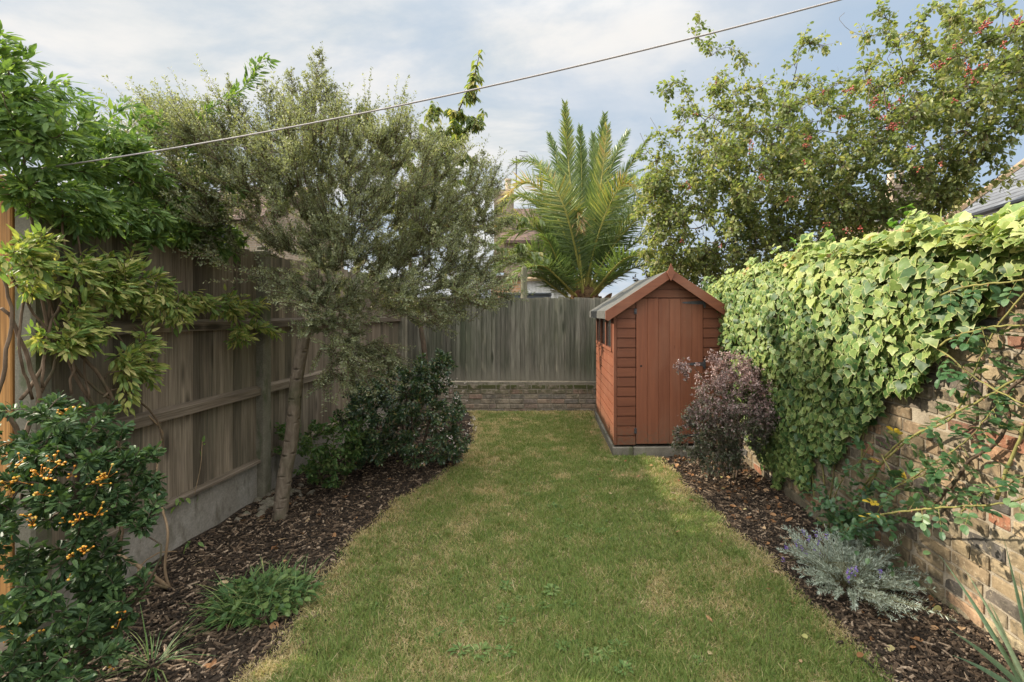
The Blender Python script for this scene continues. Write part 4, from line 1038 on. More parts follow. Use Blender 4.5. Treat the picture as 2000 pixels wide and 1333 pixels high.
for pts, ra in (([g0, P(322, 1110, 2.69), P(328, 1040, 2.7), P(316, 990, 2.75), P(306, 930, 2.85), P(312, 870, 3.0), P(318, 845, 3.02), P(290, 812, 2.95)], .007),
                ([g0 + (.0, 0, .005), P(280, 1112, 2.62), P(235, 1085, 2.6), P(215, 1075, 2.6)], .012), ([g0, P(290, 1135, 2.6), P(270, 1110, 2.75), P(310, 1080, 2.8), P(345, 1078, 2.85)], .006), ([P(395, 860, 3.3), P(392, 910, 3.27), P(380, 965, 3.2)], .003)):
    q = smooth_poly(pts, .04); mb.tube(q, np.linspace(ra, ra * .6, len(q)), 7, r.random())
mb.build('stem', bark_mat('pale bare stem', (.17, .11, .06), (.34, .24, .15)), st, smooth=True)
lf = MB(); c = np.vstack([P(360, 975, 3.2) + r.normal(0, .05, (7, 3)) * (.6, 1, .3), P(350, 1065, 2.9) + r.normal(0, .06, (6, 3)) * (.6, 1, .5), P(395, 880, 3.3) + r.normal(0, .03, (3, 3))])
lf.inst(T_LANCE, c, r.normal(0, 1, (len(c), 3)) + (.4, -.3, -.3), UP + r.normal(0, .4, (len(c), 3)), .05, .022, r.random(len(c)) * .6, curl=.2); lf.build('leaves', M_VINE, st)

# ------------------------------------------------ berry bush at the near left
r = rng(121); bc = np.array([-2.02, 1.98, 0.])
py_ = plant('berry_bush', 'dark green bush with clusters of orange yellow berries at the near left', 'bush', bc)
sk = Skel([([bc, bc + (.03, 0, .3), bc + (-.03, .02, .6), bc + (0, 0, .95)], .022, .008), ([bc + (.0, 0, .1), bc + (.2, .05, .35), bc + (.33, .02, .55)], .012, .004), ([bc + (0, 0, .1), bc + (.15, -.15, .2), bc + (.3, -.2, .3)], .012, .004)], r, .05)
T = np.vstack([pell(r, 200, 90, 940, 1.98, 170, 150, .36), pell(r, 140, 60, 1200, 1.9, 190, 130, .32), pell(r, 60, 215, 960, 2.05, 80, 95, .2), pell(r, 40, 90, 845, 2.1, 110, 70, .25), pell(r, 50, 200, 1160, 1.95, 70, 80, .2), pell(r, 40, 130, 1290, 1.8, 100, 50, .2),
               pell(r, 14, 275, 895, 2.05, 20, 20, .1), pell(r, 14, 285, 1010, 2.0, 28, 35, .1)])
T = T[T[:, 2] > .03]
sk.tips(T, fwd=.4, arc=.35, wig=.18, up=.05); sk.finish(.0017, .42, .03); mb = MB(); sk.wood(mb); mb.build('stems', M_BARKD, py_, smooth=True)
lf = MB(); put_leaves(lf, sk, 14000, T_SPOON, .040, .0145, 3, 1.0, .55, .0, .8, .12, spread=.008)
M_PYR = leaf_mat('dark glossy leaf', [(0, (.03, .062, .026)), (.5, (.055, .10, .036)), (.9, (.09, .15, .05)), (1, (.12, .18, .07))], .22, .5, .25)
lf.build('leaves', M_PYR, py_)
M_BERRY = leaf_mat('orange berry', [(0, (.62, .22, .015)), (.4, (.72, .34, .03)), (.8, (.72, .42, .05)), (1, (.6, .48, .12))], .1, .35, .5, tcol=(1, 1, 1)); M_BEYE = flat_mat('berry eye', (.06, .035, .02), .8)
for (a, b, nn) in [(35, 900, 6), (110, 903, 6), (65, 925, 5), (15, 945, 8), (90, 930, 8), (80, 962, 7), (30, 935, 6), (205, 930, 11), (190, 940, 6), (135, 925, 5), (102, 897, 7), (55, 1005, 5), (150, 1012, 8), (185, 1003, 8), (62, 1020, 6), (125, 1015, 2),
                   (160, 1075, 8), (142, 1082, 4), (75, 925, 6), (240, 1190, 2), (25, 1238, 5), (55, 1243, 4), (75, 1235, 2), (215, 1300, 4), (140, 795, 3), (127, 806, 5), (157, 792, 2), (110, 850, 2), (75, 1150, 1), (225, 1225, 2), (135, 1115, 1), (25, 1225, 4)]:
    m = MB(); Yd = 2.02 if b < 860 else 1.72 + .12 * r.random()
    if a > 170: Yd = 1.86
    c = P(a, b, Yd)
    for j in range(nn):
        q = c + r.normal(0, 1, 3) * (.012, .010, .010) * (1 + .06 * nn); rad = .0032 + .0020 * r.random(); ball(m, q, rad, 8, 5, r.random(), .9); m.tube([c + (0, .006, -.012), q], .0007, 3, 0.)
    o = m.build('berry_cluster', M_BERRY, py_, smooth=True)

# ------------------------------------------------ dark flowering shrub
r = rng(131); bc = np.array([-1.62, 5.05, 0.])
ab = plant('flowering_shrub', 'rounded dark glossy shrub with small white flowers at the lawn edge', 'shrub', bc)
sk = Skel([([bc + (x_, 0, 0), bc + (x_ * 2, dy, .4), bc + (x_ * 3, dy * 2, .75)], .018, .006) for x_, dy in ((-.06, .1), (.02, -.08), (.09, .05), (-.02, .02))], r, .06)
T = np.vstack([pell(r, 330, 785, 820, 4.9, 125, 108, .6, .3), pell(r, 80, 830, 745, 5.0, 60, 40, .4), pell(r, 70, 740, 775, 5.1, 60, 60, .4), pell(r, 40, 885, 855, 4.9, 38, 50, .3), pell(r, 40, 850, 712, 5.0, 45, 26, .25), pell(r, 50, 720, 870, 4.7, 50, 60, .3)])
T = T[T[:, 2] > .1]
sk.tips(T, fwd=.4, arc=.45, wig=.12, up=.15); sk.finish(.0018, .42, .03); mb = MB(); sk.wood(mb); mb.build('stems', M_BARKD, ab)
lf = MB(); p = put_leaves(lf, sk, 24000, T_HEX, np.float64(.033), .018, 3, .9, .5, .25, .7, .1, spread=.03)
M_ABE = leaf_mat('small dark glossy leaf', [(0, (.026, .058, .028)), (.5, (.05, .095, .038)), (.8, (.10, .15, .052)), (.93, (.20, .22, .085)), (1, (.27, .17, .09))], .2, .28, .6)
lf.build('leaves', M_ABE, ab)
fl = MB(); c = np.vstack([pell(r, 50, 895, 815, 4.75, 36, 75, .3, .1), pell(r, 14, 800, 870, 4.5, 90, 50, .12, .2), pell(r, 26, 870, 745, 4.85, 25, 30, .2)])
for j in range(4): fl.inst(T_OVAL, c + r.normal(0, .004, c.shape), r.normal(0, 1, c.shape), r.normal(0, 1, c.shape), .014, .009, r.random(len(c)))
fl.build('flowers', leaf_mat('white flower', [(0, (.55, .45, .42)), (1, (.7, .64, .58))], .3, .6, .2, tcol=(1, 1, 1)), ab)

# ------------------------------------------------ low light-green shrub behind the trunk
r = rng(141); bc = np.array([-2.12, 4.35, 0.])
lo = plant('low_shrub', 'low leafy green shrub at the foot of the fence behind the leaning trunk', 'shrub', bc)
sk = Skel([([bc + (x_, 0, 0), bc + (x_ * 2, y_, .3), bc + (x_ * 2.5, y_, .55)], .008, .003) for x_, y_ in ((-.08, 0), (.02, -.05), (.1, .03))], r, .05)
T = np.vstack([pell(r, 110, 640, 885, 4.25, 60, 70, .3), pell(r, 40, 555, 850, 4.3, 40, 40, .15), pell(r, 40, 690, 860, 4.4, 30, 50, .2)]); T = T[(T[:, 2] > .04) & (T[:, 0] > -2.55)]
sk.tips(T, wig=.15, up=.1); sk.finish(.0015, .4, .01); mb = MB(); sk.wood(mb); mb.build('stems', M_STEMG, lo)
lf = MB(); put_leaves(lf, sk, 3200, T_OVAL, .034, .019, 3, .9, .5, .1, .9, .15)
M_LOW = leaf_mat('soft green leaf', [(0, (.04, .09, .025)), (.5, (.075, .14, .035)), (1, (.15, .2, .06))], .3, .5, .35); lf.build('leaves', M_LOW, lo)

# ------------------------------------------------ clumps in the left bed
def blades(m, r, c, n, L, w, lean, tpl=T_STRAP, rad=.08, curl=.5, rr=None):
    a = r.random(n) * 6.28; q = rad * r.random(n) ** .6; ln = np.abs(r.normal(lean, .3, n))
    D = np.stack([np.cos(a) * ln, np.sin(a) * ln, np.ones(n)], 1); l = L * (.5 + .7 * r.random(n))
    m.inst(tpl, np.asarray(c) + np.stack([np.cos(a) * q, np.sin(a) * q, 0 * a], 1), D, np.stack([-np.cos(a) * .9, -np.sin(a) * .9, .5 + 0 * a], 1) + r.normal(0, .15, (n, 3)), l, w * (.6 + .6 * r.random(n)), r.random(n) if rr is None else rr, curl=curl * (.6 + .8 * r.random(n)))
r = rng(151); c = np.array([-1.62, 2.56, .01])
cl = plant('leafy_clump', 'bushy clump of strappy green leaves on the bark beside the lawn', 'plant', c)
m = MB()
for j in range(30):
    a = r.random() * 6.28; q = .19 * r.random() ** .5; blades(m, r, c + (math.cos(a) * q * 1.15, math.sin(a) * q * .9, 0), 22, .17, .006, .75, rad=.04, curl=.55)
m.build('strap_leaves', leaf_mat('strap leaf', [(0, (.05, .1, .03)), (.6, (.09, .16, .045)), (.9, (.16, .21, .07)), (1, (.4, .34, .15))], .25, .5, .35), cl)
m = MB(); n = 190; a = r.random(n) * 6.28; q = .24 * r.random(n) ** .5
m.inst(T_OVAL, c + np.stack([np.cos(a) * q * 1.1, np.sin(a) * q * .9, .04 + .12 * r.random(n) * (1 - q / .3)], 1), np.stack([np.cos(a), np.sin(a), r.normal(.1, .4, n)], 1), UP + r.normal(0, .4, (n, 3)), .035 + .02 * r.random(n), .02 + .012 * r.random(n), r.random(n), curl=.25)
m.build('broad_leaves', M_LOW, cl)
c = np.array([-1.83, 2.12, .01]); tf = plant('grass_tuft', 'arching tuft of narrow grass leaves beside the berry bush', 'plant', c)
m = MB(); blades(m, r, c, 46, .24, .0045, 1.0, rad=.05, curl=.7); m.build('blades', leaf_mat('narrow leaf', [(0, (.06, .12, .035)), (.7, (.12, .2, .06)), (1, (.3, .3, .13))], .25, .5, .35), tf)
M_IRIS = leaf_mat('grey green sword leaf', [(0, (.10, .17, .10)), (.7, (.17, .25, .14)), (1, (.3, .34, .2))], .25, .4, .45)
c = np.array([1.80, 1.80, .08]); ir = plant('sword_leaf_plant', 'grey green plant with long arching sword leaves at the right corner', 'plant', c)
for k, tip in enumerate([P(1835, 1085, 2.0), P(1880, 1105, 2.0), P(1850, 1228, 1.75), P(1960, 1050, 1.95), P(1930, 1170, 1.9), P(1990, 1120, 1.9), P(2040, 1000, 1.9), P(1860, 1280, 1.78)]):
    m = MB(); b_ = c + r.normal(0, .02, 3) * (1, 1, 0); mid = (b_ + tip) / 2 + (0, 0, .05 if tip[2] > .3 else .08)
    uu = np.linspace(0, 1, 14)[:, None]; q = (1 - uu) ** 2 * b_ + 2 * uu * (1 - uu) * mid + uu ** 2 * tip
    wd = .011 * np.sin(np.clip(uu[:, 0] * .9 + .12, 0, 1) * PI) ** .6 * (1 - uu[:, 0] ** 3) + .0006
    t_ = nrm(np.gradient(q, axis=0)); sd = nrm(np.cross(t_, [0.2, -1, .3])); V = np.stack([q - sd * wd[:, None], q + np.cross(sd, t_) * wd[:, None] * .35, q + sd * wd[:, None]], 1)
    m.grid(V[..., 0], V[..., 1], V[..., 2], r=float(r.random())); m.build('leaf', M_IRIS, ir, smooth=True)

# ------------------------------------------------ purple leaved shrub by the shed
r = rng(161); bc = np.array([1.60, 4.55, 0.])
be = plant('purple_shrub', 'rounded shrub with purple and dark green leaves in front of the shed door', 'shrub', bc)
sk = Skel([([bc + (x_, y_, 0), bc + (x_ * 2.0, y_ * 2, .3), bc + (x_ * 3.2, y_ * 3, .7)], .013, .005) for x_, y_ in ((-.05, .02), (.01, -.05), (.05, .0), (-.01, .03), (.03, .03))], r, .05)
T = np.vstack([pell(r, 300, 1436, 795, 4.4, 94, 84, .42, .3), pell(r, 60, 1485, 810, 4.35, 50, 80, .25), pell(r, 14, 1345, 720, 4.3, 20, 12, .1), pell(r, 10, 1500, 715, 4.4, 30, 12, .1), pell(r, 10, 1420, 700, 4.4, 50, 8, .1), pell(r, 8, 1325, 850, 4.3, 12, 40, .1), pell(r, 60, 1400, 880, 4.35, 60, 45, .3), pell(r, 40, 1360, 850, 4.3, 28, 60, .2), pell(r, 50, 1450, 730, 4.5, 80, 35, .3)]); T = T[(T[:, 2] > .12) & (T[:, 0] < 1.86)]
sk.tips(T, fwd=.5, arc=.4, wig=.12, up=.1); sk.finish(.0016, .42, .02); mb = MB(); sk.wood(mb); mb.build('stems', bark_mat('shrub stem', (.05, .035, .025), (.12, .085, .06)), be)
pp, dd = sk.sample(3000, 3); q = perp(r, dd); n = len(pp); per = 10; k = np.repeat(np.arange(n), per)
ax = nrm(dd * .8 + q * .7); u = r.random(len(k)); dv = ax[k]; qv = perp(r, dv); LL = (.04 + .06 * r.random(n))[k]; p = pp[k] + dv * (u * LL)[:, None]
zrel = np.clip((p[:, 2] - .55) / .5 + .25 * (fbm(p * 4, 7) - .5) + .25 * (p[:, 1] < 4.3), 0, 1)  # paler leaf colour towards the top paints in light there; greener lower down
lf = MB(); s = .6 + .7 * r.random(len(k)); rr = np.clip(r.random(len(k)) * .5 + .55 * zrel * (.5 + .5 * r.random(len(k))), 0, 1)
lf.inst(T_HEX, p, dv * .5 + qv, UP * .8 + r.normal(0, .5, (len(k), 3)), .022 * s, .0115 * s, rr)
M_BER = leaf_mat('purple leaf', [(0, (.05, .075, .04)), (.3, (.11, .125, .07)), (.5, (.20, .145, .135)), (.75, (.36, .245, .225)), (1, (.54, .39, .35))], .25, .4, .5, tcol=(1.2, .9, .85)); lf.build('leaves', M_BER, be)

# ------------------------------------------------ silvery lavender by the wall
r = rng(171); bc = np.array([1.62, 2.72, .03])
lv = plant('lavender', 'low silver grey lavender bush with a few violet flowers beside the wall', 'lavender', bc)
sp_ = []
for j in range(230):
    a = r.random() * 6.28; q = r.random() ** .6; b_ = bc + (math.cos(a) * .11 * q, math.sin(a) * .17 * q, 0); ln = .13 + .11 * r.random()
    out = np.array([math.cos(a) * .9, math.sin(a) * 1.25, 0]) * (.25 + .95 * q); tipd = out * ln * 1.15 + np.array([0, 0, ln * (.95 - .55 * q) + .02])
    sp_.append((b_, b_ + tipd))
for (a_, b_, y_) in [(1775, 1035, 2.75), (1755, 1060, 2.75), (1690, 1050, 2.8), (1700, 1075, 2.75), (1800, 1195, 2.45), (1780, 1205, 2.45), (1745, 1205, 2.42), (1720, 1200, 2.42), (1770, 1150, 2.5), (1735, 1100, 2.6), (1790, 1110, 2.6)]:
    t_ = P(a_, b_, y_); sp_.append((bc + (.1, 0, 0), t_))
mb = MB(); lf = MB()
for b_, t_ in sp_:
    mid = (b_ + t_) / 2 + (0, 0, .04); uu = np.linspace(0, 1, 7)[:, None]; q = (1 - uu) ** 2 * b_ + 2 * uu * (1 - uu) * mid + uu ** 2 * t_; mb.tube(q, np.linspace(.0022, .001, 7), 3, r.random(), cap=False)
    n = 52; u = .2 + .8 * r.random(n) ** .75; i = np.clip((u * 6).astype(int), 0, 5); f_ = (u * 6 - i)[:, None]; p = q[i] * (1 - f_) + q[i + 1] * f_; d = nrm(q[i + 1] - q[i]); v = perp(r, d)
    lf.inst(T_MINI, p, d * .7 + v * .75 + UP * .15, UP + r.normal(0, .5, (n, 3)), np.float64(.019) + .013 * r.random(n), .0042, r.random(n), curl=-.1)
mb.build('stems', M_STEMG, lv); lf.build('leaves', leaf_mat('silver leaf', [(0, (.22, .26, .2)), (.6, (.37, .42, .34)), (1, (.52, .56, .47))], .2, .6, .3, tcol=(1, 1, .8)), lv)
fl = MB(); fs = MB()
for (a_, b_) in [(1565, 1070), (1580, 1050), (1595, 1045), (1570, 1040), (1600, 1060), (1615, 1048), (1590, 1075), (1575, 1085), (1535, 1070), (1530, 1095), (1605, 1085), (1555, 1063), (1655, 1118), (1665, 1118), (1658, 1130), (1672, 1115), (1612, 1115), (1720, 1120)]:
    c = P(a_, b_, 2.85 if a_ < 1640 else 2.5); n = 14
    fs.tube(smooth_poly([bc + (-.08, .05, .1), (bc + (-.08, .05, .1) + c) / 2 + (0, 0, .02), c - (0, 0, .008)], .04), .0011, 3, .8, cap=False)
    fl.inst(T_OVAL, c + r.normal(0, 1, (n, 3)) * (.005, .005, .010), r.normal(0, 1, (n, 3)) + UP * .6, r.normal(0, 1, (n, 3)), .009, .006, r.random(n))
fs.build('flower_stalks', M_STEMG, lv); fl.build('flowers', leaf_mat('violet flower', [(0, (.14, .09, .35)), (.7, (.24, .15, .5)), (1, (.45, .3, .62))], .3, .6, .2, tcol=(1, 1, 1)), lv)

# ------------------------------------------------ climbing rose on the wall
r = rng(181); rb = np.array([1.84, 3.28, .03])
ro = plant('climbing_rose', 'thorny climbing rose with green canes trained across the brick wall', 'climbing rose', rb)
canes = [([(1632, 1040), (1654, 1006), (1703, 929), (1766, 866), (1825, 829), (1930, 773), (2010, 724), (2090, 690)], .007, .10), ([(1640, 1040), (1664, 1030), (1720, 1006), (1840, 992), (1950, 985), (2030, 965)], .006, .22), ([(1640, 1045), (1690, 960), (1740, 880), (1795, 845), (1860, 815), (1909, 713), (1945, 643), (2000, 575), (2040, 540)], .006, .10),
         ([(1800, 1010), (1857, 950), (1895, 899), (1948, 864), (1972, 811), (1965, 770), (2010, 730)], .010, .05), ([(1945, 975), (1965, 920), (1987, 870), (2010, 800)], .008, .17), ([(1836, 577), (1880, 562), (1955, 552), (2020, 545)], .005, .16), ([(1830, 680), (1860, 660), (1930, 640), (2010, 636)], .0055, .12), ([(1760, 645), (1830, 680), (1870, 710), (1900, 735), (1950, 765), (2000, 790)], .005, .11),
         ([(1593, 1017), (1588, 940), (1584, 850)], .0065, .04), ([(1622, 1017), (1608, 930), (1598, 830)], .006, .04), ([(1619, 985), (1628, 930), (1633, 870)], .006, .03), ([(1680, 910), (1686, 860), (1690, 820)], .006, .03), ([(1640, 1035), (1620, 1000), (1650, 930), (1680, 900), (1700, 870)], .004, .10),
         ([(1722, 890), (1760, 940), (1830, 900), (1890, 860), (1940, 800)], .004, .12), ([(1880, 1000), (1920, 960), (1960, 950), (2020, 920)], .004, .18), ([(1640, 1040), (1700, 1020), (1740, 960), (1800, 930), (1850, 905)], .004, .12)]
cp = []; M_CANE = bark_mat('green thorny cane', (.14, .13, .04), (.27, .25, .09)); M_THORN = flat_mat('thorn', (.25, .12, .06), .6)
th = MB(); shoots = []
for pts, ra, off in canes:
    q = smooth_poly([WP(a, b, 2.06 - .028 * 2.6 - off) for a, b in pts], .03); q = q + r.normal(0, .0015, q.shape)
    if pts[0][1] > 1000: q[0] = rb + r.normal(0, .02, 3) * (1, 1, 0)
    m = MB(); m.tube(q, np.linspace(ra, ra * .65, len(q)), 7, r.random()); m.build('cane', M_CANE if ra < .0099 else M_BARKD, ro, smooth=True)
    t_ = nrm(np.gradient(q, axis=0)); n = max(3, int(len(q) * .8)); i = r.integers(0, len(q), n); v = perp(r, t_[i])
    th.inst(spike, q[i] + v * ra * .7, v - t_[i] * .35, t_[i], .012, .005, r.random(n)); cp.append((q, t_, ra))
tag(th.build('thorns', M_THORN, ro), kind='stuff')
lf = MB(); pt = MB()
for q, t_, ra in cp:
    L = len(q) * .03; n = int(L / .075 * (1.25 if ra > .0045 else 1.9)) if ra != .0065 else 2
    if q[:, 1].mean() > 3.0 and q[:, 2].mean() < .9: n = int(n * .8)
    for j in range(n):
        i = r.integers(2, len(q)); d = nrm(perp(r, t_[i:i + 1])[0] + t_[i] * .3 + np.array([-.5, -.15, .05])); ln = .05 + .05 * r.random(); a = q[i]; tip = a + d * ln - (0, 0, ln * .25)
        if tip[0] > wallx(tip[1]) - .03: continue
        mid = (a + tip) / 2 + (0, 0, .008); uu = np.linspace(0, 1, 5)[:, None]; pq = (1 - uu) ** 2 * a + 2 * uu * (1 - uu) * mid + uu ** 2 * tip; pt.tube(pq, .0011, 3, .4, cap=False)
        sd = nrm(np.cross(d, UP) + r.normal(0, .2, 3)); nn = nrm(np.cross(sd, d)); nn = nn if nn[2] > 0 else -nn; s = .032 + .014 * r.random(); col = .97 if r.random() < .035 else r.random() * .85
        lp = [pq[4], pq[2], pq[2], pq[3], pq[3]][:5 if r.random() > .35 else 3]; ld = [d, sd * .9 + d * .3, -sd * .9 + d * .3, sd * .8 + d * .5, -sd * .8 + d * .5][:len(lp)]
        lf.inst(T_OVAL, np.array(lp), np.array(ld), nn + r.normal(0, .2, (len(lp), 3)), s * np.array([1.15, .85, .85, 1, 1])[:len(lp)], s * .72, np.clip(col + r.normal(0, .04, len(lp)), 0, .95 if col < .9 else 1), curl=r.normal(.15, .1, len(lp)))
# thicker tangle at the foot
n = 260; c = np.array([1.80, 3.05, .28]) + r.normal(0, 1, (n, 3)) * (.06, .24, .16); c = c[(c[:, 2] > .05) & (c[:, 0] < 1.93)]; n = len(c)
lf.inst(T_OVAL, c, r.normal(0, 1, (n, 3)) + (-.4, -.2, 0), UP + r.normal(0, .4, (n, 3)), .036, .026, r.random(n) * .8, curl=.15)
M_ROSE = leaf_mat('rose leaflet', [(0, (.035, .085, .035)), (.5, (.065, .135, .05)), (.85, (.12, .19, .08)), (.93, (.17, .2, .09)), (.97, (.65, .45, .05)), (1, (.7, .5, .06))], .25, .38, .5)
tag(pt.build('leaf_stalks', M_CANE, ro), kind='stuff'); lf.build('leaves', M_ROSE, ro)

# ------------------------------------------------ ivy on the wall
r = rng(191)
poly = [(1385, 560), (1410, 548), (1500, 505), (1600, 478), (1700, 456), (1800, 430), (1900, 436), (2010, 424), (2300, 400), (2300, 540), (2010, 558), (1950, 570), (1890, 598), (1858, 640), (1835, 690), (1775, 735), (1705, 785), (1660, 835), (1632, 868), (1600, 895), (1560, 930), (1530, 948), (1495, 930), (1470, 880), (1430, 800), (1395, 700)]
pw = np.array([WP(a, b, 1.86)[1:] for a, b in poly])
def inpoly(p, q):
    ins = np.zeros(len(p), bool); k = len(q)
    for i in range(k):
        a, b = q[i], q[(i + 1) % k]; c = (a[1] > p[:, 1]) != (b[1] > p[:, 1])
        with np.errstate(divide='ignore', invalid='ignore'): xx = (b[0] - a[0]) * (p[:, 1] - a[1]) / (b[1] - a[1]) + a[0]
        ins ^= c & (p[:, 0] < xx)
    return ins
def pdist(p, q):
    d = np.full(len(p), 9.)
    for i in range(len(q)):
        a, b = q[i], q[(i + 1) % len(q)]; ab_ = b - a; t_ = np.clip(((p - a) @ ab_) / (ab_ @ ab_), 0, 1); d = np.minimum(d, np.linalg.norm(p - (a + t_[:, None] * ab_), axis=1))
    return d
iv = plant('ivy', 'thick variegated ivy with cream edged leaves covering the top of the brick wall', 'ivy', (1.9, 4.2, 0))
lf = MB(); stm = MB()
def ivy_layer(N, depth, seed, shadeup):
    r = rng(seed); lo_, hi = pw.min(0), pw.max(0); p = lo_ - .1 + (hi - lo_ + .2) * r.random((N * 3, 2))
    # more leaves where the leaves are small
    lower = np.clip((1.45 - p[:, 1]) / 1.0, 0, 1); jit_ = np.stack([fbm(np.stack([p[:, 0] * 5, p[:, 1] * 5, 0 * p[:, 0] + k_], 1), 88) - .5 for k_ in (0., 9.)], 1); p = p[inpoly(p + jit_ * (.42, .34), pw) & (r.random(len(p)) < .45 + .55 * lower)][:N]
    d = pdist(p, pw); lower = np.clip((1.35 - p[:, 1]) / .9, 0, 1); n = len(p)
    thick = (.05 + .13 * np.clip(d / .35, 0, 1) ** .7) * (1 - .6 * lower) * np.clip((p[:, 1] + .2) / 1.6, .3, 1)
    bump = fbm(np.stack([p[:, 0] * 3.2, p[:, 1] * 3.2, 0 * p[:, 0]], 1), 77, 3)
    X = wallx(p[:, 0]) - thick * (.35 + 1.1 * bump) * depth - .015 - .055 * r.random(n)
    size = (.050 + .032 * np.clip((p[:, 1] - .55) / 1.2, 0, 1) * np.clip((6.2 - p[:, 0]) / 2.6, .25, 1)) * (.42 + .66 * r.random(n))
    top = np.clip((p[:, 1] - 1.75) / .25, 0, 1)
    N_ = np.stack([-1.0 - .3 * r.random(n), -.3 + r.normal(0, .45, n), .45 + .9 * top + r.normal(0, .42, n)], 1)
    D = np.stack([-.35 - .25 * top + r.normal(0, .2, n), r.normal(-.1, .75, n), -1 + .5 * top + r.normal(0, .2, n)], 1)
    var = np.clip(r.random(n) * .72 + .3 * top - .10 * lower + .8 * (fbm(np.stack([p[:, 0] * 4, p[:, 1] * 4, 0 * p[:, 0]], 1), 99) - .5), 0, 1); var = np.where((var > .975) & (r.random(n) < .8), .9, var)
    return np.stack([X, p[:, 0], p[:, 1]], 1) - nrm(D) * (size * .35)[:, None], D, N_, size, var
for N, dep, sd in ((5200, .4, 201), (9800, 1.0, 202)):
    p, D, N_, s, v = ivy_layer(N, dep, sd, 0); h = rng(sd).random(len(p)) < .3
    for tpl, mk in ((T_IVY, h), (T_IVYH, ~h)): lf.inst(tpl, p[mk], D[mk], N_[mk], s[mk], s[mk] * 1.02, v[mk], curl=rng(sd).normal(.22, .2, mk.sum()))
# leafy crest over the wall top and shoots sticking out of it
n = 4400; px_ = 1400 + 900 * r.random(n) ** .8; tb = np.interp(px_, [q[0] for q in poly[1:9]], [q[1] for q in poly[1:9]]) + 8
yy_ = np.array([WP(a, b, 1.86)[1] for a, b in zip(px_, tb)]); zz_ = np.array([WP(a, b, 1.86)[2] for a, b in zip(px_, tb)])
xo = r.random(n) * .34 - .10; lump = .10 * (fbm(np.stack([yy_ * 5, xo * 5, 0 * yy_], 1), 5) - .35)
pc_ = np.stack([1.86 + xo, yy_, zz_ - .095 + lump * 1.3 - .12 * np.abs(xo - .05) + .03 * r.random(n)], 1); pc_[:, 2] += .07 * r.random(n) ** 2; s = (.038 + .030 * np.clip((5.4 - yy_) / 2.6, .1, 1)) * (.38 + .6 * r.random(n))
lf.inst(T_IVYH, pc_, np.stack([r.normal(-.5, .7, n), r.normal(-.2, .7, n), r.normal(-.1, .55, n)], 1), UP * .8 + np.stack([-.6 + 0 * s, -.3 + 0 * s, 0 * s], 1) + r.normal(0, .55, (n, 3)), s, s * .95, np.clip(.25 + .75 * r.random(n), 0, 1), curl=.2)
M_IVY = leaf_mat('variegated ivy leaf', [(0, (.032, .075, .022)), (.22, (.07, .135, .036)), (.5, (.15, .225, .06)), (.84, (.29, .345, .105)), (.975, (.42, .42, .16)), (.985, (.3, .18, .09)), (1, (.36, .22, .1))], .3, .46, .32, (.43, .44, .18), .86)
lf.build('leaves', M_IVY, iv, smooth=True)
for j in range(60):
    a = np.array([r.uniform(2.4, 5.4), r.uniform(.3, 1.2)]); q = [a]
    for k in range(14): q.append(q[-1] + r.normal(0, .05, 2) + (0, .06))
    q = np.array(q); q = q[inpoly(q, pw)]
    if len(q) > 3: stm.tube(np.stack([wallx(q[:, 0]) - .015 - .02 * r.random(len(q)), q[:, 0], q[:, 1]], 1), .004 + .004 * r.random(), 5, r.random(), cap=False)
stm.build('stems', M_BARKD, iv)
sh = plant('young_creeper', 'bright green leafy shoot standing up above the ivy below the berry tree', 'creeper', (2.15, 3.2, 0)); mb = MB(); lf = MB()
for (a, b, yd) in [(1770, 405, 3.1), (1745, 425, 3.1), (1795, 415, 3.1), (1760, 440, 3.05), (1550, 470, 4.0), (1620, 455, 3.6), (1570, 485, 3.9), (1785, 435, 3.0)]:
    t_ = P(a, b, yd); q = smooth_poly([t_ + (-.02 if yd > 3.4 else .0, .03, -.3), t_ + (.02, 0, -.12), t_], .03); mb.tube(q, .003, 5, .5); n = 20
    i = r.integers(2, len(q), n); lf.inst(T_OVAL, q[i], r.normal(0, 1, (n, 3)) + (-.2, -.3, .1), UP + r.normal(0, .4, (n, 3)), .06 * (.5 + .6 * r.random(n)), .036 * (.5 + .6 * r.random(n)), r.random(n), curl=.2)
q = smooth_poly([(2.10, 3.15, 0), (2.22, 3.3, 1.0), (2.28, 3.3, 1.9), P(1770, 430, 3.1)], .1)
mb.tube(q, .008, 6, .5)
mb.build('stems', M_STEMG, sh); lf.build('leaves', leaf_mat('fresh green leaf', [(0, (.09, .2, .035)), (1, (.2, .33, .07))], .4, .45, .4), sh)

# ------------------------------------------------ berry (crab apple) tree behind the wall
r = rng(211); b0 = np.array([3.55, 6.6, 0.])
ct = plant('crab_apple_tree', 'wide crab apple tree full of small red fruit behind the brick wall', 'tree', b0)
Yc = 6.7
fk = P(1620, 500, 6.6)
trunks = [([b0, (3.6, 6.6, .9), (3.65, 6.6, 1.7), fk], .13, .10), ([fk, P(1660, 420, 6.6), P(1690, 320, 6.5), P(1740, 200, 6.4), P(1800, 90, 6.3)], .075, .01), ([fk, P(1545, 430, 6.8), P(1500, 330, 7.0), P(1440, 230, 7.0), P(1390, 110, 6.9)], .06, .008),
          ([P(1660, 420, 6.6), P(1770, 330, 6.2), P(1870, 260, 5.9), P(1960, 180, 5.7)], .05, .008), ([fk, P(1480, 480, 7.2), P(1380, 440, 7.4), P(1300, 400, 7.5)], .045, .008), ([P(1690, 320, 6.5), P(1620, 250, 6.9), P(1570, 150, 7.0)], .03, .006), ([fk, P(1640, 430, 7.4), P(1650, 300, 7.8), P(1660, 200, 7.9)], .04, .008)]
sk = Skel(trunks, r, .12)
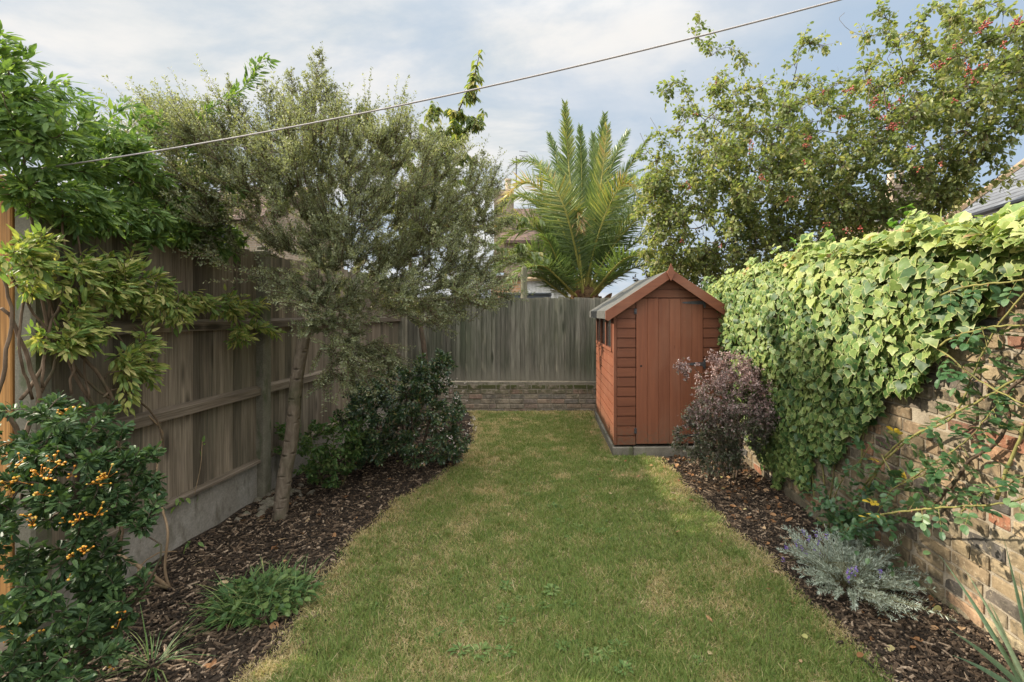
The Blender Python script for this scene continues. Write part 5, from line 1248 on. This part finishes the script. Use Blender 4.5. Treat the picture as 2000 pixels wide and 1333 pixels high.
T = np.vstack([pell(r, 250, 1400, 330, 7.1, 150, 180, .9, .5), pell(r, 230, 1580, 300, 6.9, 170, 180, 1.2, .5), pell(r, 260, 1790, 210, 6.2, 190, 150, 1.2, .5), pell(r, 110, 1950, 150, 5.7, 130, 130, .8), pell(r, 110, 1480, 470, 7.3, 190, 60, .5), pell(r, 60, 1660, 400, 6.9, 120, 80, .8), pell(r, 60, 1800, 340, 6.3, 80, 60, .6), pell(r, 30, 1880, 300, 5.9, 50, 40, .4), pell(r, 50, 1290, 420, 7.4, 45, 120, .5), pell(r, 190, 1430, 430, 7.5, 160, 115, .6), pell(r, 80, 1300, 480, 7.6, 50, 80, .4), pell(r, 70, 1350, 520, 7.9, 80, 45, .4), pell(r, 60, 1290, 380, 7.5, 40, 90, .4), pell(r, 90, 1600, 440, 7.3, 130, 60, .6), pell(r, 60, 1380, 520, 7.9, 90, 50, .4), pell(r, 40, 1850, 390, 6.3, 50, 40, .4), pell(r, 60, 1810, 370, 6.2, 60, 50, .4), pell(r, 50, 1700, 420, 6.7, 80, 40, .5)])
tops = [(1365, 40), (1362, 75), (1380, 85), (1300, 180), (1330, 160), (1410, 95), (1440, 100), (1455, 130), (1270, 230), (1250, 260), (1500, 160), (1480, 170), (1560, 100), (1535, 130), (1570, 70), (1610, 90), (1640, 40), (1660, 60), (1650, 25), (1700, 70), (1715, 20), (1735, 40), (1820, 20), (1860, 15), (1900, 10), (1940, 10), (1960, 30), (1780, 60), (1990, 90), (1940, 310), (1955, 290), (1930, 270), (1960, 250), (1985, 260), (1985, 230), (1890, 330), (1950, 355), (1985, 350), (1245, 420), (1260, 350), (1860, 440), (1870, 420)]
T = np.vstack([T, [P(a, b, 7.0 - (a - 1350) * .0021) for a, b in tops]])
T = T[~((T[:, 1] < 7.3) & (T[:, 0] < 1.95) & (T[:, 2] < 2.3))]
T = np.vstack([T, pell(r, 90, 1640, 330, 6.9, 160, 120, .9), pell(r, 60, 1480, 260, 7.0, 110, 90, .7)])
sk.tips(T, fwd=.5, arc=.35, wig=.14, up=.05, nofirst=12); sk.finish(.003, .45, .06); mb = MB(); sk.wood(mb); mb.build('trunk', bark_mat('crab bark', (.07, .055, .04), (.19, .155, .12)), ct, smooth=True)
M_ = 12500; p0, d0 = sk.sample(M_, 4); q0 = perp(r, d0); kp = fbm(p0 * 2.4, 31, 2) > .37; p0, d0, q0 = p0[kp], d0[kp], q0[kp]; M_ = len(p0)
dv = nrm(d0 * .7 + q0 * .8 + UP * r.normal(.15, .35, (M_, 1))); ln = .06 + .20 * r.random(M_) ** 1.3
tw = MB(); tw.inst(spike, p0, dv, UP + r.normal(0, .2, (M_, 3)), ln, .006, r.random(M_)); tw.build('spurs', M_TWIGR, ct)
k = np.repeat(np.arange(M_), 6); N = len(k); u = .25 + .75 * r.random(N); p = p0[k] + dv[k] * (ln[k] * u)[:, None]; d = dv[k]; q = perp(r, d); s = (.6 + .6 * r.random(N)) * (.8 + .35 * r.random(M_))[k]
lf = MB(); sh_ = (.75 * r.random(M_))[k] * .5 + .42 * r.random(N) + .30 * (fbm(p * 1.6, 3) - .35)
lf.inst(T_OVAL, p + q * .012, d * .5 + q * .75 + np.array([0, 0, -.5]), UP * .35 + q * .5 + r.normal(0, .5, (N, 3)), .060 * s, .035 * s, np.clip(sh_, 0, 1), curl=r.normal(.2, .2, N))
M_CRAB = leaf_mat('crab apple leaf', [(0, (.10, .145, .056)), (.32, (.175, .22, .08)), (.55, (.27, .295, .115)), (.75, (.39, .365, .17)), (.9, (.48, .375, .21)), (1, (.48, .27, .14))], .52, .42, .5); lf.build('crown', M_CRAB, ct)
M_FRUIT = leaf_mat('red crab fruit', [(0, (.24, .03, .025)), (.7, (.33, .055, .03)), (1, (.42, .14, .06))], .08, .35, .5, tcol=(1, 1, 1))
fr = [(1580, 270, 8), (1575, 285, 7), (1710, 195, 10), (1705, 205, 8), (1735, 210, 6), (1745, 250, 10), (1740, 245, 7), (1725, 230, 6), (1760, 160, 7), (1757, 195, 5), (1665, 175, 7), (1655, 180, 5), (1695, 160, 5), (1835, 130, 9), (1825, 128, 8), (1850, 120, 4), (1890, 135, 8), (1922, 50, 10), (1930, 45, 8), (1915, 60, 6), (1990, 40, 10), (1985, 45, 8), (1920, 130, 7), (1895, 145, 5), (1905, 160, 5), (1865, 200, 5), (1640, 230, 4), (1470, 280, 5), (1463, 290, 4), (1345, 365, 4), (1340, 360, 4), (1490, 350, 6), (1485, 345, 4), (1400, 160, 3), (1570, 320, 4), (1615, 440, 5), (1680, 445, 5), (1655, 450, 4), (1360, 225, 3), (1800, 330, 4), (1840, 320, 4), (1540, 390, 3), (1330, 470, 4), (1410, 480, 3), (1780, 290, 4), (1960, 90, 6), (1870, 90, 5), (1605, 180, 4)]
for a, b, n in fr:
    Yd = 6.3 - (a - 1350) * .0021 - .25; m = MB(); c = P(a, b, Yd)
    for j in range(n):
        e = c + r.normal(0, .022, 3); ball(m, e, .0078 + .003 * r.random(), 7, 5, r.random(), .95); m.tube([c + (0, 0, .03), e], .0015, 3, .1)
    m.build('fruit_cluster', M_FRUIT, ct, smooth=True)

# ------------------------------------------------ cherry with drooping leaves behind the silvery tree
r = rng(221); b0 = np.array([-2.1, 6.9, 0.])
ch = plant('cherry_tree', 'slender cherry tree with drooping leaves, its tall shoots rising behind the silvery tree', 'tree', b0)
sk = Skel([([b0, (-2.0, 6.9, .9), P(800, 480, 6.7), P(850, 330, 6.5), P(890, 230, 6.4), P(925, 150, 6.3), P(938, 100, 6.3)], .045, .004), ([P(800, 480, 6.7), P(760, 360, 6.4), P(735, 270, 6.3), P(710, 210, 6.3)], .02, .004), ([P(850, 330, 6.5), P(835, 260, 6.4), P(845, 195, 6.4)], .012, .003), ([P(870, 290, 6.45), P(915, 250, 6.4), P(945, 215, 6.4)], .01, .003), ([P(800, 480, 6.7), P(900, 450, 6.5), P(990, 425, 6.4), P(1055, 430, 6.3)], .018, .003), ([P(900, 450, 6.5), P(970, 480, 6.4), P(1010, 490, 6.4), P(1070, 505, 6.3)], .012, .003)], r, .06)
T = np.vstack([pell(r, 60, 885, 265, 6.4, 42, 62, .25), pell(r, 14, 925, 190, 6.4, 14, 50, .1), pell(r, 16, 930, 235, 6.4, 22, 18, .1), pell(r, 12, 845, 215, 6.4, 14, 22, .1), pell(r, 24, 840, 280, 6.4, 35, 60, .25), pell(r, 30, 770, 300, 6.4, 60, 60, .3), pell(r, 26, 880, 320, 6.5, 60, 40, .3), pell(r, 50, 850, 420, 6.7, 110, 80, .5), pell(r, 6, 1000, 430, 6.4, 45, 10, .2), pell(r, 6, 1020, 490, 6.4, 45, 14, .2), pell(r, 8, 715, 225, 6.3, 20, 20, .1)]
              + [np.array([P(930, 140, 6.3), P(922, 175, 6.35), P(935, 150, 6.3), P(915, 185, 6.35), P(905, 205, 6.4), P(940, 120, 6.3)])])
sk.tips(T, fwd=.5, arc=.35, wig=.12, nofirst=25); sk.finish(.0022, .42, .03); mb = MB(); sk.wood(mb); mb.build('trunk', M_BARKD, ch, smooth=True)
lf = MB(); N = 3400; p, d = sk.sample(N, 4); q = perp(r, d); s = .65 + .5 * r.random(N)
lf.inst(T_LANCE, p, d * .25 + q * .6 + np.array([0, 0, -.75]), q + UP * .3 + r.normal(0, .35, (N, 3)), .12 * s, .046 * s, r.random(N), curl=r.normal(.2, .15, N))
# leaves right along the tall shoots too
i = np.nonzero((sk.p[:sk.nt, 2] > 2.3))[0]; i = np.repeat(i, 4); n = len(i); q = perp(r, sk.d[i]); s = .6 + .5 * r.random(n)
lf.inst(T_LANCE, sk.p[i] + r.normal(0, .015, (n, 3)), sk.d[i] * .25 + q * .6 + np.array([0, 0, -.75]), q + UP * .3 + r.normal(0, .35, (n, 3)), .115 * s, .044 * s, r.random(n), curl=.2)
M_CHER = leaf_mat('cherry leaf', [(0, (.11, .16, .05)), (.5, (.19, .24, .075)), (.85, (.30, .31, .11)), (1, (.42, .36, .12))], .5, .42, .45); lf.build('crown', M_CHER, ch)

# ------------------------------------------------ palm
r = rng(231); YP = 9.4; base_ = P(1142, 596, YP)
pm = plant('palm_tree', 'feathery date palm with some yellowing fronds behind the back fence', 'palm tree', (base_[0], YP, 0))
t = NT('palm trunk fibre'); vz = t.noise(t.coord((8, 8, 22)), 1.5, 5); M_PTR = t.out(t.pbr(t.ramp(vz, [(.3, (.05, .03, .018)), (.7, (.2, .12, .06))]), .95, t.bump(vz, 1.0, .04), .1))
mb = MB(); mb.lathe([(.30, -.05), (.27, .5), (.26, 1.2), (.30, 1.6), (.34, base_[2] - .1), (.26, base_[2] + .25), (.1, base_[2] + .4)], (base_[0], YP, 0), 18)
for k in range(90):
    a = r.random() * 6.28; z = .3 + r.random() * (base_[2] - .1); d = np.array([math.cos(a), math.sin(a), 0]); c = np.array([base_[0], YP, z]) + d * .29
    mb.box(c, (.05, .05, .035), .012, rot=np.array([[d[0], -d[1], 0], [d[1], d[0], 0], [0, 0, 1]]), r=r.random())
mb.build('trunk', M_PTR, pm)
M_FROND = leaf_mat('palm leaflet', [(0, (.085, .135, .05)), (.35, (.15, .21, .075)), (.6, (.25, .30, .11)), (.78, (.42, .38, .11)), (.88, (.46, .30, .11)), (.94, (.40, .24, .13)), (1, (.55, .44, .30))], .32, .35, .55)
M_RACH = leaf_mat('yellow green midrib', [(0, (.30, .30, .08)), (.6, (.46, .40, .11)), (1, (.45, .27, .1))], .15, .45, .4)
def frond(path, yel, LF=.36, f0=.65, f1=.9):
    """path: (px, py, depth) points from the heart outwards; yel: 0 green .. 1 browned towards the tip"""
    b_ = base_ + np.array([r.normal(0, .07), r.normal(0, .07), r.uniform(-.1, .1)])
    q = smooth_poly(np.vstack([b_] + [P(*v) for v in path]), .07); m_ = len(q)
    t_ = nrm(np.gradient(q, axis=0)); L = np.sum(np.linalg.norm(np.diff(q, axis=0), axis=1)); mb = MB(); mb.tube(q, np.linspace(.032, .004, m_), 6, .25 + .3 * r.random())
    fo = mb.build('frond', M_RACH, pm, smooth=True); lf = MB(); n = int(44 * L)
    for side in (-1, 1):
        u = .25 + .75 * (np.arange(n) + r.random(n) * .6) / n; i = np.clip((u * (m_ - 1)).astype(int), 0, m_ - 2); f_ = (u * (m_ - 1) - i)[:, None]; p = q[i] * (1 - f_) + q[i + 1] * f_; d = t_[i]
        sd = nrm(np.cross(d, base_ + (0, 0, 1.2) - p + .001)); hz_ = nrm(np.cross(d, UP) + .001)
        k_ = np.clip(np.linalg.norm(np.cross(d, UP), axis=1) * 1.6 - .3, 0, 1)[:, None]; hz_ = nrm(hz_ * k_ + np.where(np.sum(hz_ * np.array([1., .2, 0]), 1, keepdims=True) > 0, 1, -1) * np.array([1., .2, 0]) * (1 - k_)); hz_ = nrm(hz_ - d * np.sum(hz_ * d, 1, keepdims=True)); up_ = nrm(np.cross(hz_, d))
        prof = np.clip(np.sin(np.clip(u * .97 + .02, 0, 1) ** .7 * PI) ** .5, .3, 1) * np.where(u < .32, .5, 1)
        ln = LF * prof * (.8 + .3 * r.random(n)) * min(1.15, .6 + L * .18); el = np.where(r.random(n) < .5, .15, .6) + r.normal(0, .16, n); fwd = f0 + f1 * u
        D = hz_ * side * np.cos(el)[:, None] + up_ * np.sin(el)[:, None] + d * fwd[:, None] + np.array([0, 0, -.10])
        c = np.clip(.0 + .50 * r.random(n) + (yel * .52 * np.clip((u - .3) / .55, 0, 1)), 0, 1)
        lf.inst(T_PALM, p, D, up_ + r.normal(0, .25, (n, 3)), ln, .018 + .006 * r.random(n), c, curl=.12 + .16 * r.random(n))
    lf.build('leaflets', M_FROND, fo)
    return fo
T_PALM = tpl_leaf([.45, .5, .35], [.06, .4, .75], .3)
fr_ = [([(1128, 470, 9.3), (1112, 340, 9.2), (1103, 202, 9.2)], .5), ([(1138, 460, 9.7), (1136, 350, 9.9), (1133, 249, 10)], .15), ([(1152, 460, 9.5), (1166, 340, 9.6), (1181, 224, 9.7)], .15), ([(1150, 480, 9.2), (1172, 370, 9.0), (1186, 246, 8.9)], .8), ([(1160, 450, 9.8), (1188, 340, 10), (1226, 258, 10.2)], .1), ([(1165, 470, 9.6), (1215, 350, 9.7), (1273, 264, 9.8)], .3),
       ([(1105, 440, 9.6), (1070, 345, 9.7), (1045, 318, 9.7), (1002, 318, 9.7)], .3), ([(1100, 450, 9.1), (1055, 372, 9.0), (1020, 358, 8.9), (982, 392, 8.8)], 1.0), ([(1085, 490, 9.2), (1035, 432, 9.1), (1000, 428, 9.0), (953, 450, 8.9)], .8), ([(1080, 520, 8.9), (1040, 490, 8.7), (995, 502, 8.5), (965, 530, 8.4)], .35), ([(1082, 545, 9.2), (1045, 520, 9.0), (1000, 512, 8.9), (962, 522, 8.8)], .5),
       ([(1165, 470, 9.0), (1196, 390, 8.8), (1222, 358, 8.7), (1250, 388, 8.6)], .85), ([(1185, 500, 9.2), (1232, 440, 9.1), (1262, 410, 9.0), (1300, 398, 9.0)], .8), ([(1190, 520, 9.4), (1250, 468, 9.4), (1290, 440, 9.4), (1330, 440, 9.4)], .6), ([(1195, 545, 9.4), (1250, 505, 9.5), (1300, 490, 9.6)], .3), ([(1120, 470, 8.7), (1096, 390, 8.4), (1060, 330, 8.4), (1052, 322, 8.5)], .75),
       ([(1095, 520, 8.7), (1070, 470, 8.3), (1050, 460, 8.1)], .1), ([(1120, 430, 10), (1090, 320, 10.4), (1072, 262, 10.6)], .2), ([(1180, 440, 10), (1230, 350, 10.5), (1262, 330, 10.7)], .2), ([(1180, 480, 10), (1240, 400, 10.3), (1290, 350, 10.5)], .45), ([(1090, 470, 10), (1050, 390, 10.4), (1020, 380, 10.6)], .2), ([(1190, 540, 8.9), (1235, 500, 8.6), (1270, 500, 8.4)], .2), ([(1080, 560, 8.8), (1050, 540, 8.5), (1015, 545, 8.3)], .2), ([(1150, 430, 9.9), (1160, 330, 10.2), (1158, 262, 10.4)], .1)]
fr_ += [([(1095, 500, 9.3), (1052, 452, 9.3), (1010, 455, 9.3), (972, 478, 9.3)], .3), ([(1078, 530, 9.0), (1036, 505, 8.9), (985, 520, 8.8), (958, 545, 8.7)], .2), ([(1100, 470, 9.6), (1050, 400, 9.8), (1008, 385, 9.9), (970, 415, 9.9)], .5), ([(1092, 545, 8.6), (1060, 520, 8.3), (1020, 528, 8.1), (990, 560, 8.0)], .2),
        ([(1190, 490, 9.3), (1236, 415, 9.5), (1285, 385, 9.7), (1322, 415, 9.8)], .45), ([(1200, 545, 9.2), (1250, 520, 9.1), (1300, 525, 9.0), (1330, 548, 9.0)], .2), ([(1185, 540, 8.6), (1222, 505, 8.3), (1258, 505, 8.1), (1285, 535, 8.0)], .2), ([(1175, 470, 9.8), (1225, 385, 10.1), (1270, 345, 10.3), (1310, 355, 10.5)], .3)]
for path, ye in fr_:
    arch = len(path) == 4
    o = frond(path, ye, (.56 if path[-1][0] < 1000 else .48) if arch else .36, .25 if arch else .65, .55 if arch else .9)
    if ye > .7: o['label'] = 'frond browned and yellow towards its tip'
o = frond([(1130, 480, 8.8), (1122, 420, 8.6), (1128, 415, 8.5), (1138, 448, 8.45)], .95); o['label'] = 'bent frond with a withered straw coloured tip'
mb = MB(); n = 36; c = P(1135, 432, 8.55) + r.normal(0, .05, (n, 3)); mb.inst(T_STRAP, c, r.normal(0, .35, (n, 3)) + (.2, 0, -1), r.normal(0, 1, (n, 3)), .2, .016, .9 + .1 * r.random(n), curl=.1); mb.build('withered_tip', M_FROND, o)
mb = MB(); a = base_ + (-.18, -.3, .0)
mb.inst(T_STRAP, np.array([a, a + (.5, .05, 0), a + (.62, .1, .02), a + (.3, -.02, -.1)]), np.array([(.05, -.1, 1), (.5, -.2, .6), (.8, -.1, .3), (.1, -.2, .7)]), np.array([(0, -1, .1)] * 4), np.array([.36, .3, .3, .3]), np.array([.12, .12, .1, .1]), np.array([.1, .5, .6, .4]), curl=.1)
mb.build('spathe', leaf_mat('dry brown sheath', [(0, (.12, .05, .03)), (1, (.3, .18, .09))], .1, .7, .2, tcol=(1, 1, 1)), pm)

# ------------------------------------------------ small rusty shrub beyond the shed and bramble behind the fence
r = rng(241); bc = P(1268, 640, 9.0); bc[2] = 0
rs = plant('rusty_shrub', 'small shrub with rusty tinted leaves peeping over the shed roof', 'shrub', bc)
sk = Skel([([bc + (0, 0, 0), bc + (.02, 0, .9), bc + (0, 0, 1.8)], .03, .008), ([bc + (0, 0, .6), bc + (.4, 0, 1.4), bc + (.5, .1, 2.0)], .02, .006)], r, .09)
T = np.vstack([pell(r, 90, 1270, 570, 9.0, 45, 50, .35), pell(r, 60, 1320, 545, 9.2, 50, 35, .35), pell(r, 40, 1270, 640, 9.0, 50, 60, .3)]); sk.tips(T, wig=.15); sk.finish(.0025, .42, .03); mb = MB(); sk.wood(mb); mb.build('stems', M_BARKD, rs)
lf = MB(); put_leaves(lf, sk, 4200, T_HEX, .05, .024, 3, .9, .5, .1, .7, .1); lf.build('leaves', leaf_mat('rusty leaf', [(0, (.07, .1, .04)), (.4, (.16, .15, .06)), (.7, (.3, .15, .08)), (1, (.42, .28, .14))], .3, .5, .3), rs)
# heap of rubble by the post
M_RUB = stone_mat('rubble', (.12, .105, .075), (.25, .22, .17), 14, bumpst=1.0, spots=(.08, .09, .04)); m = MB(); r = rng(251); c0 = np.array([-2.42, 4.0, .0])
for k in range(34):
    c = c0 + (r.normal(0, .09), r.normal(0, .16), .0); m.box(c, (.012 + .022 * r.random(), .015 + .022 * r.random(), .012 + .02 * r.random()), .008, rot=np.array(Vector((0, 0, 1)).rotation_difference(Vector((r.normal(0, .4), r.normal(0, .4), 1))).to_matrix()), r=r.random(), jit=.003, rg=r)
tag(m.build('rubble_heap', M_RUB), 'small heap of mossy mortar lumps between the fence post and the leaning trunk', 'rubble', kind='stuff')
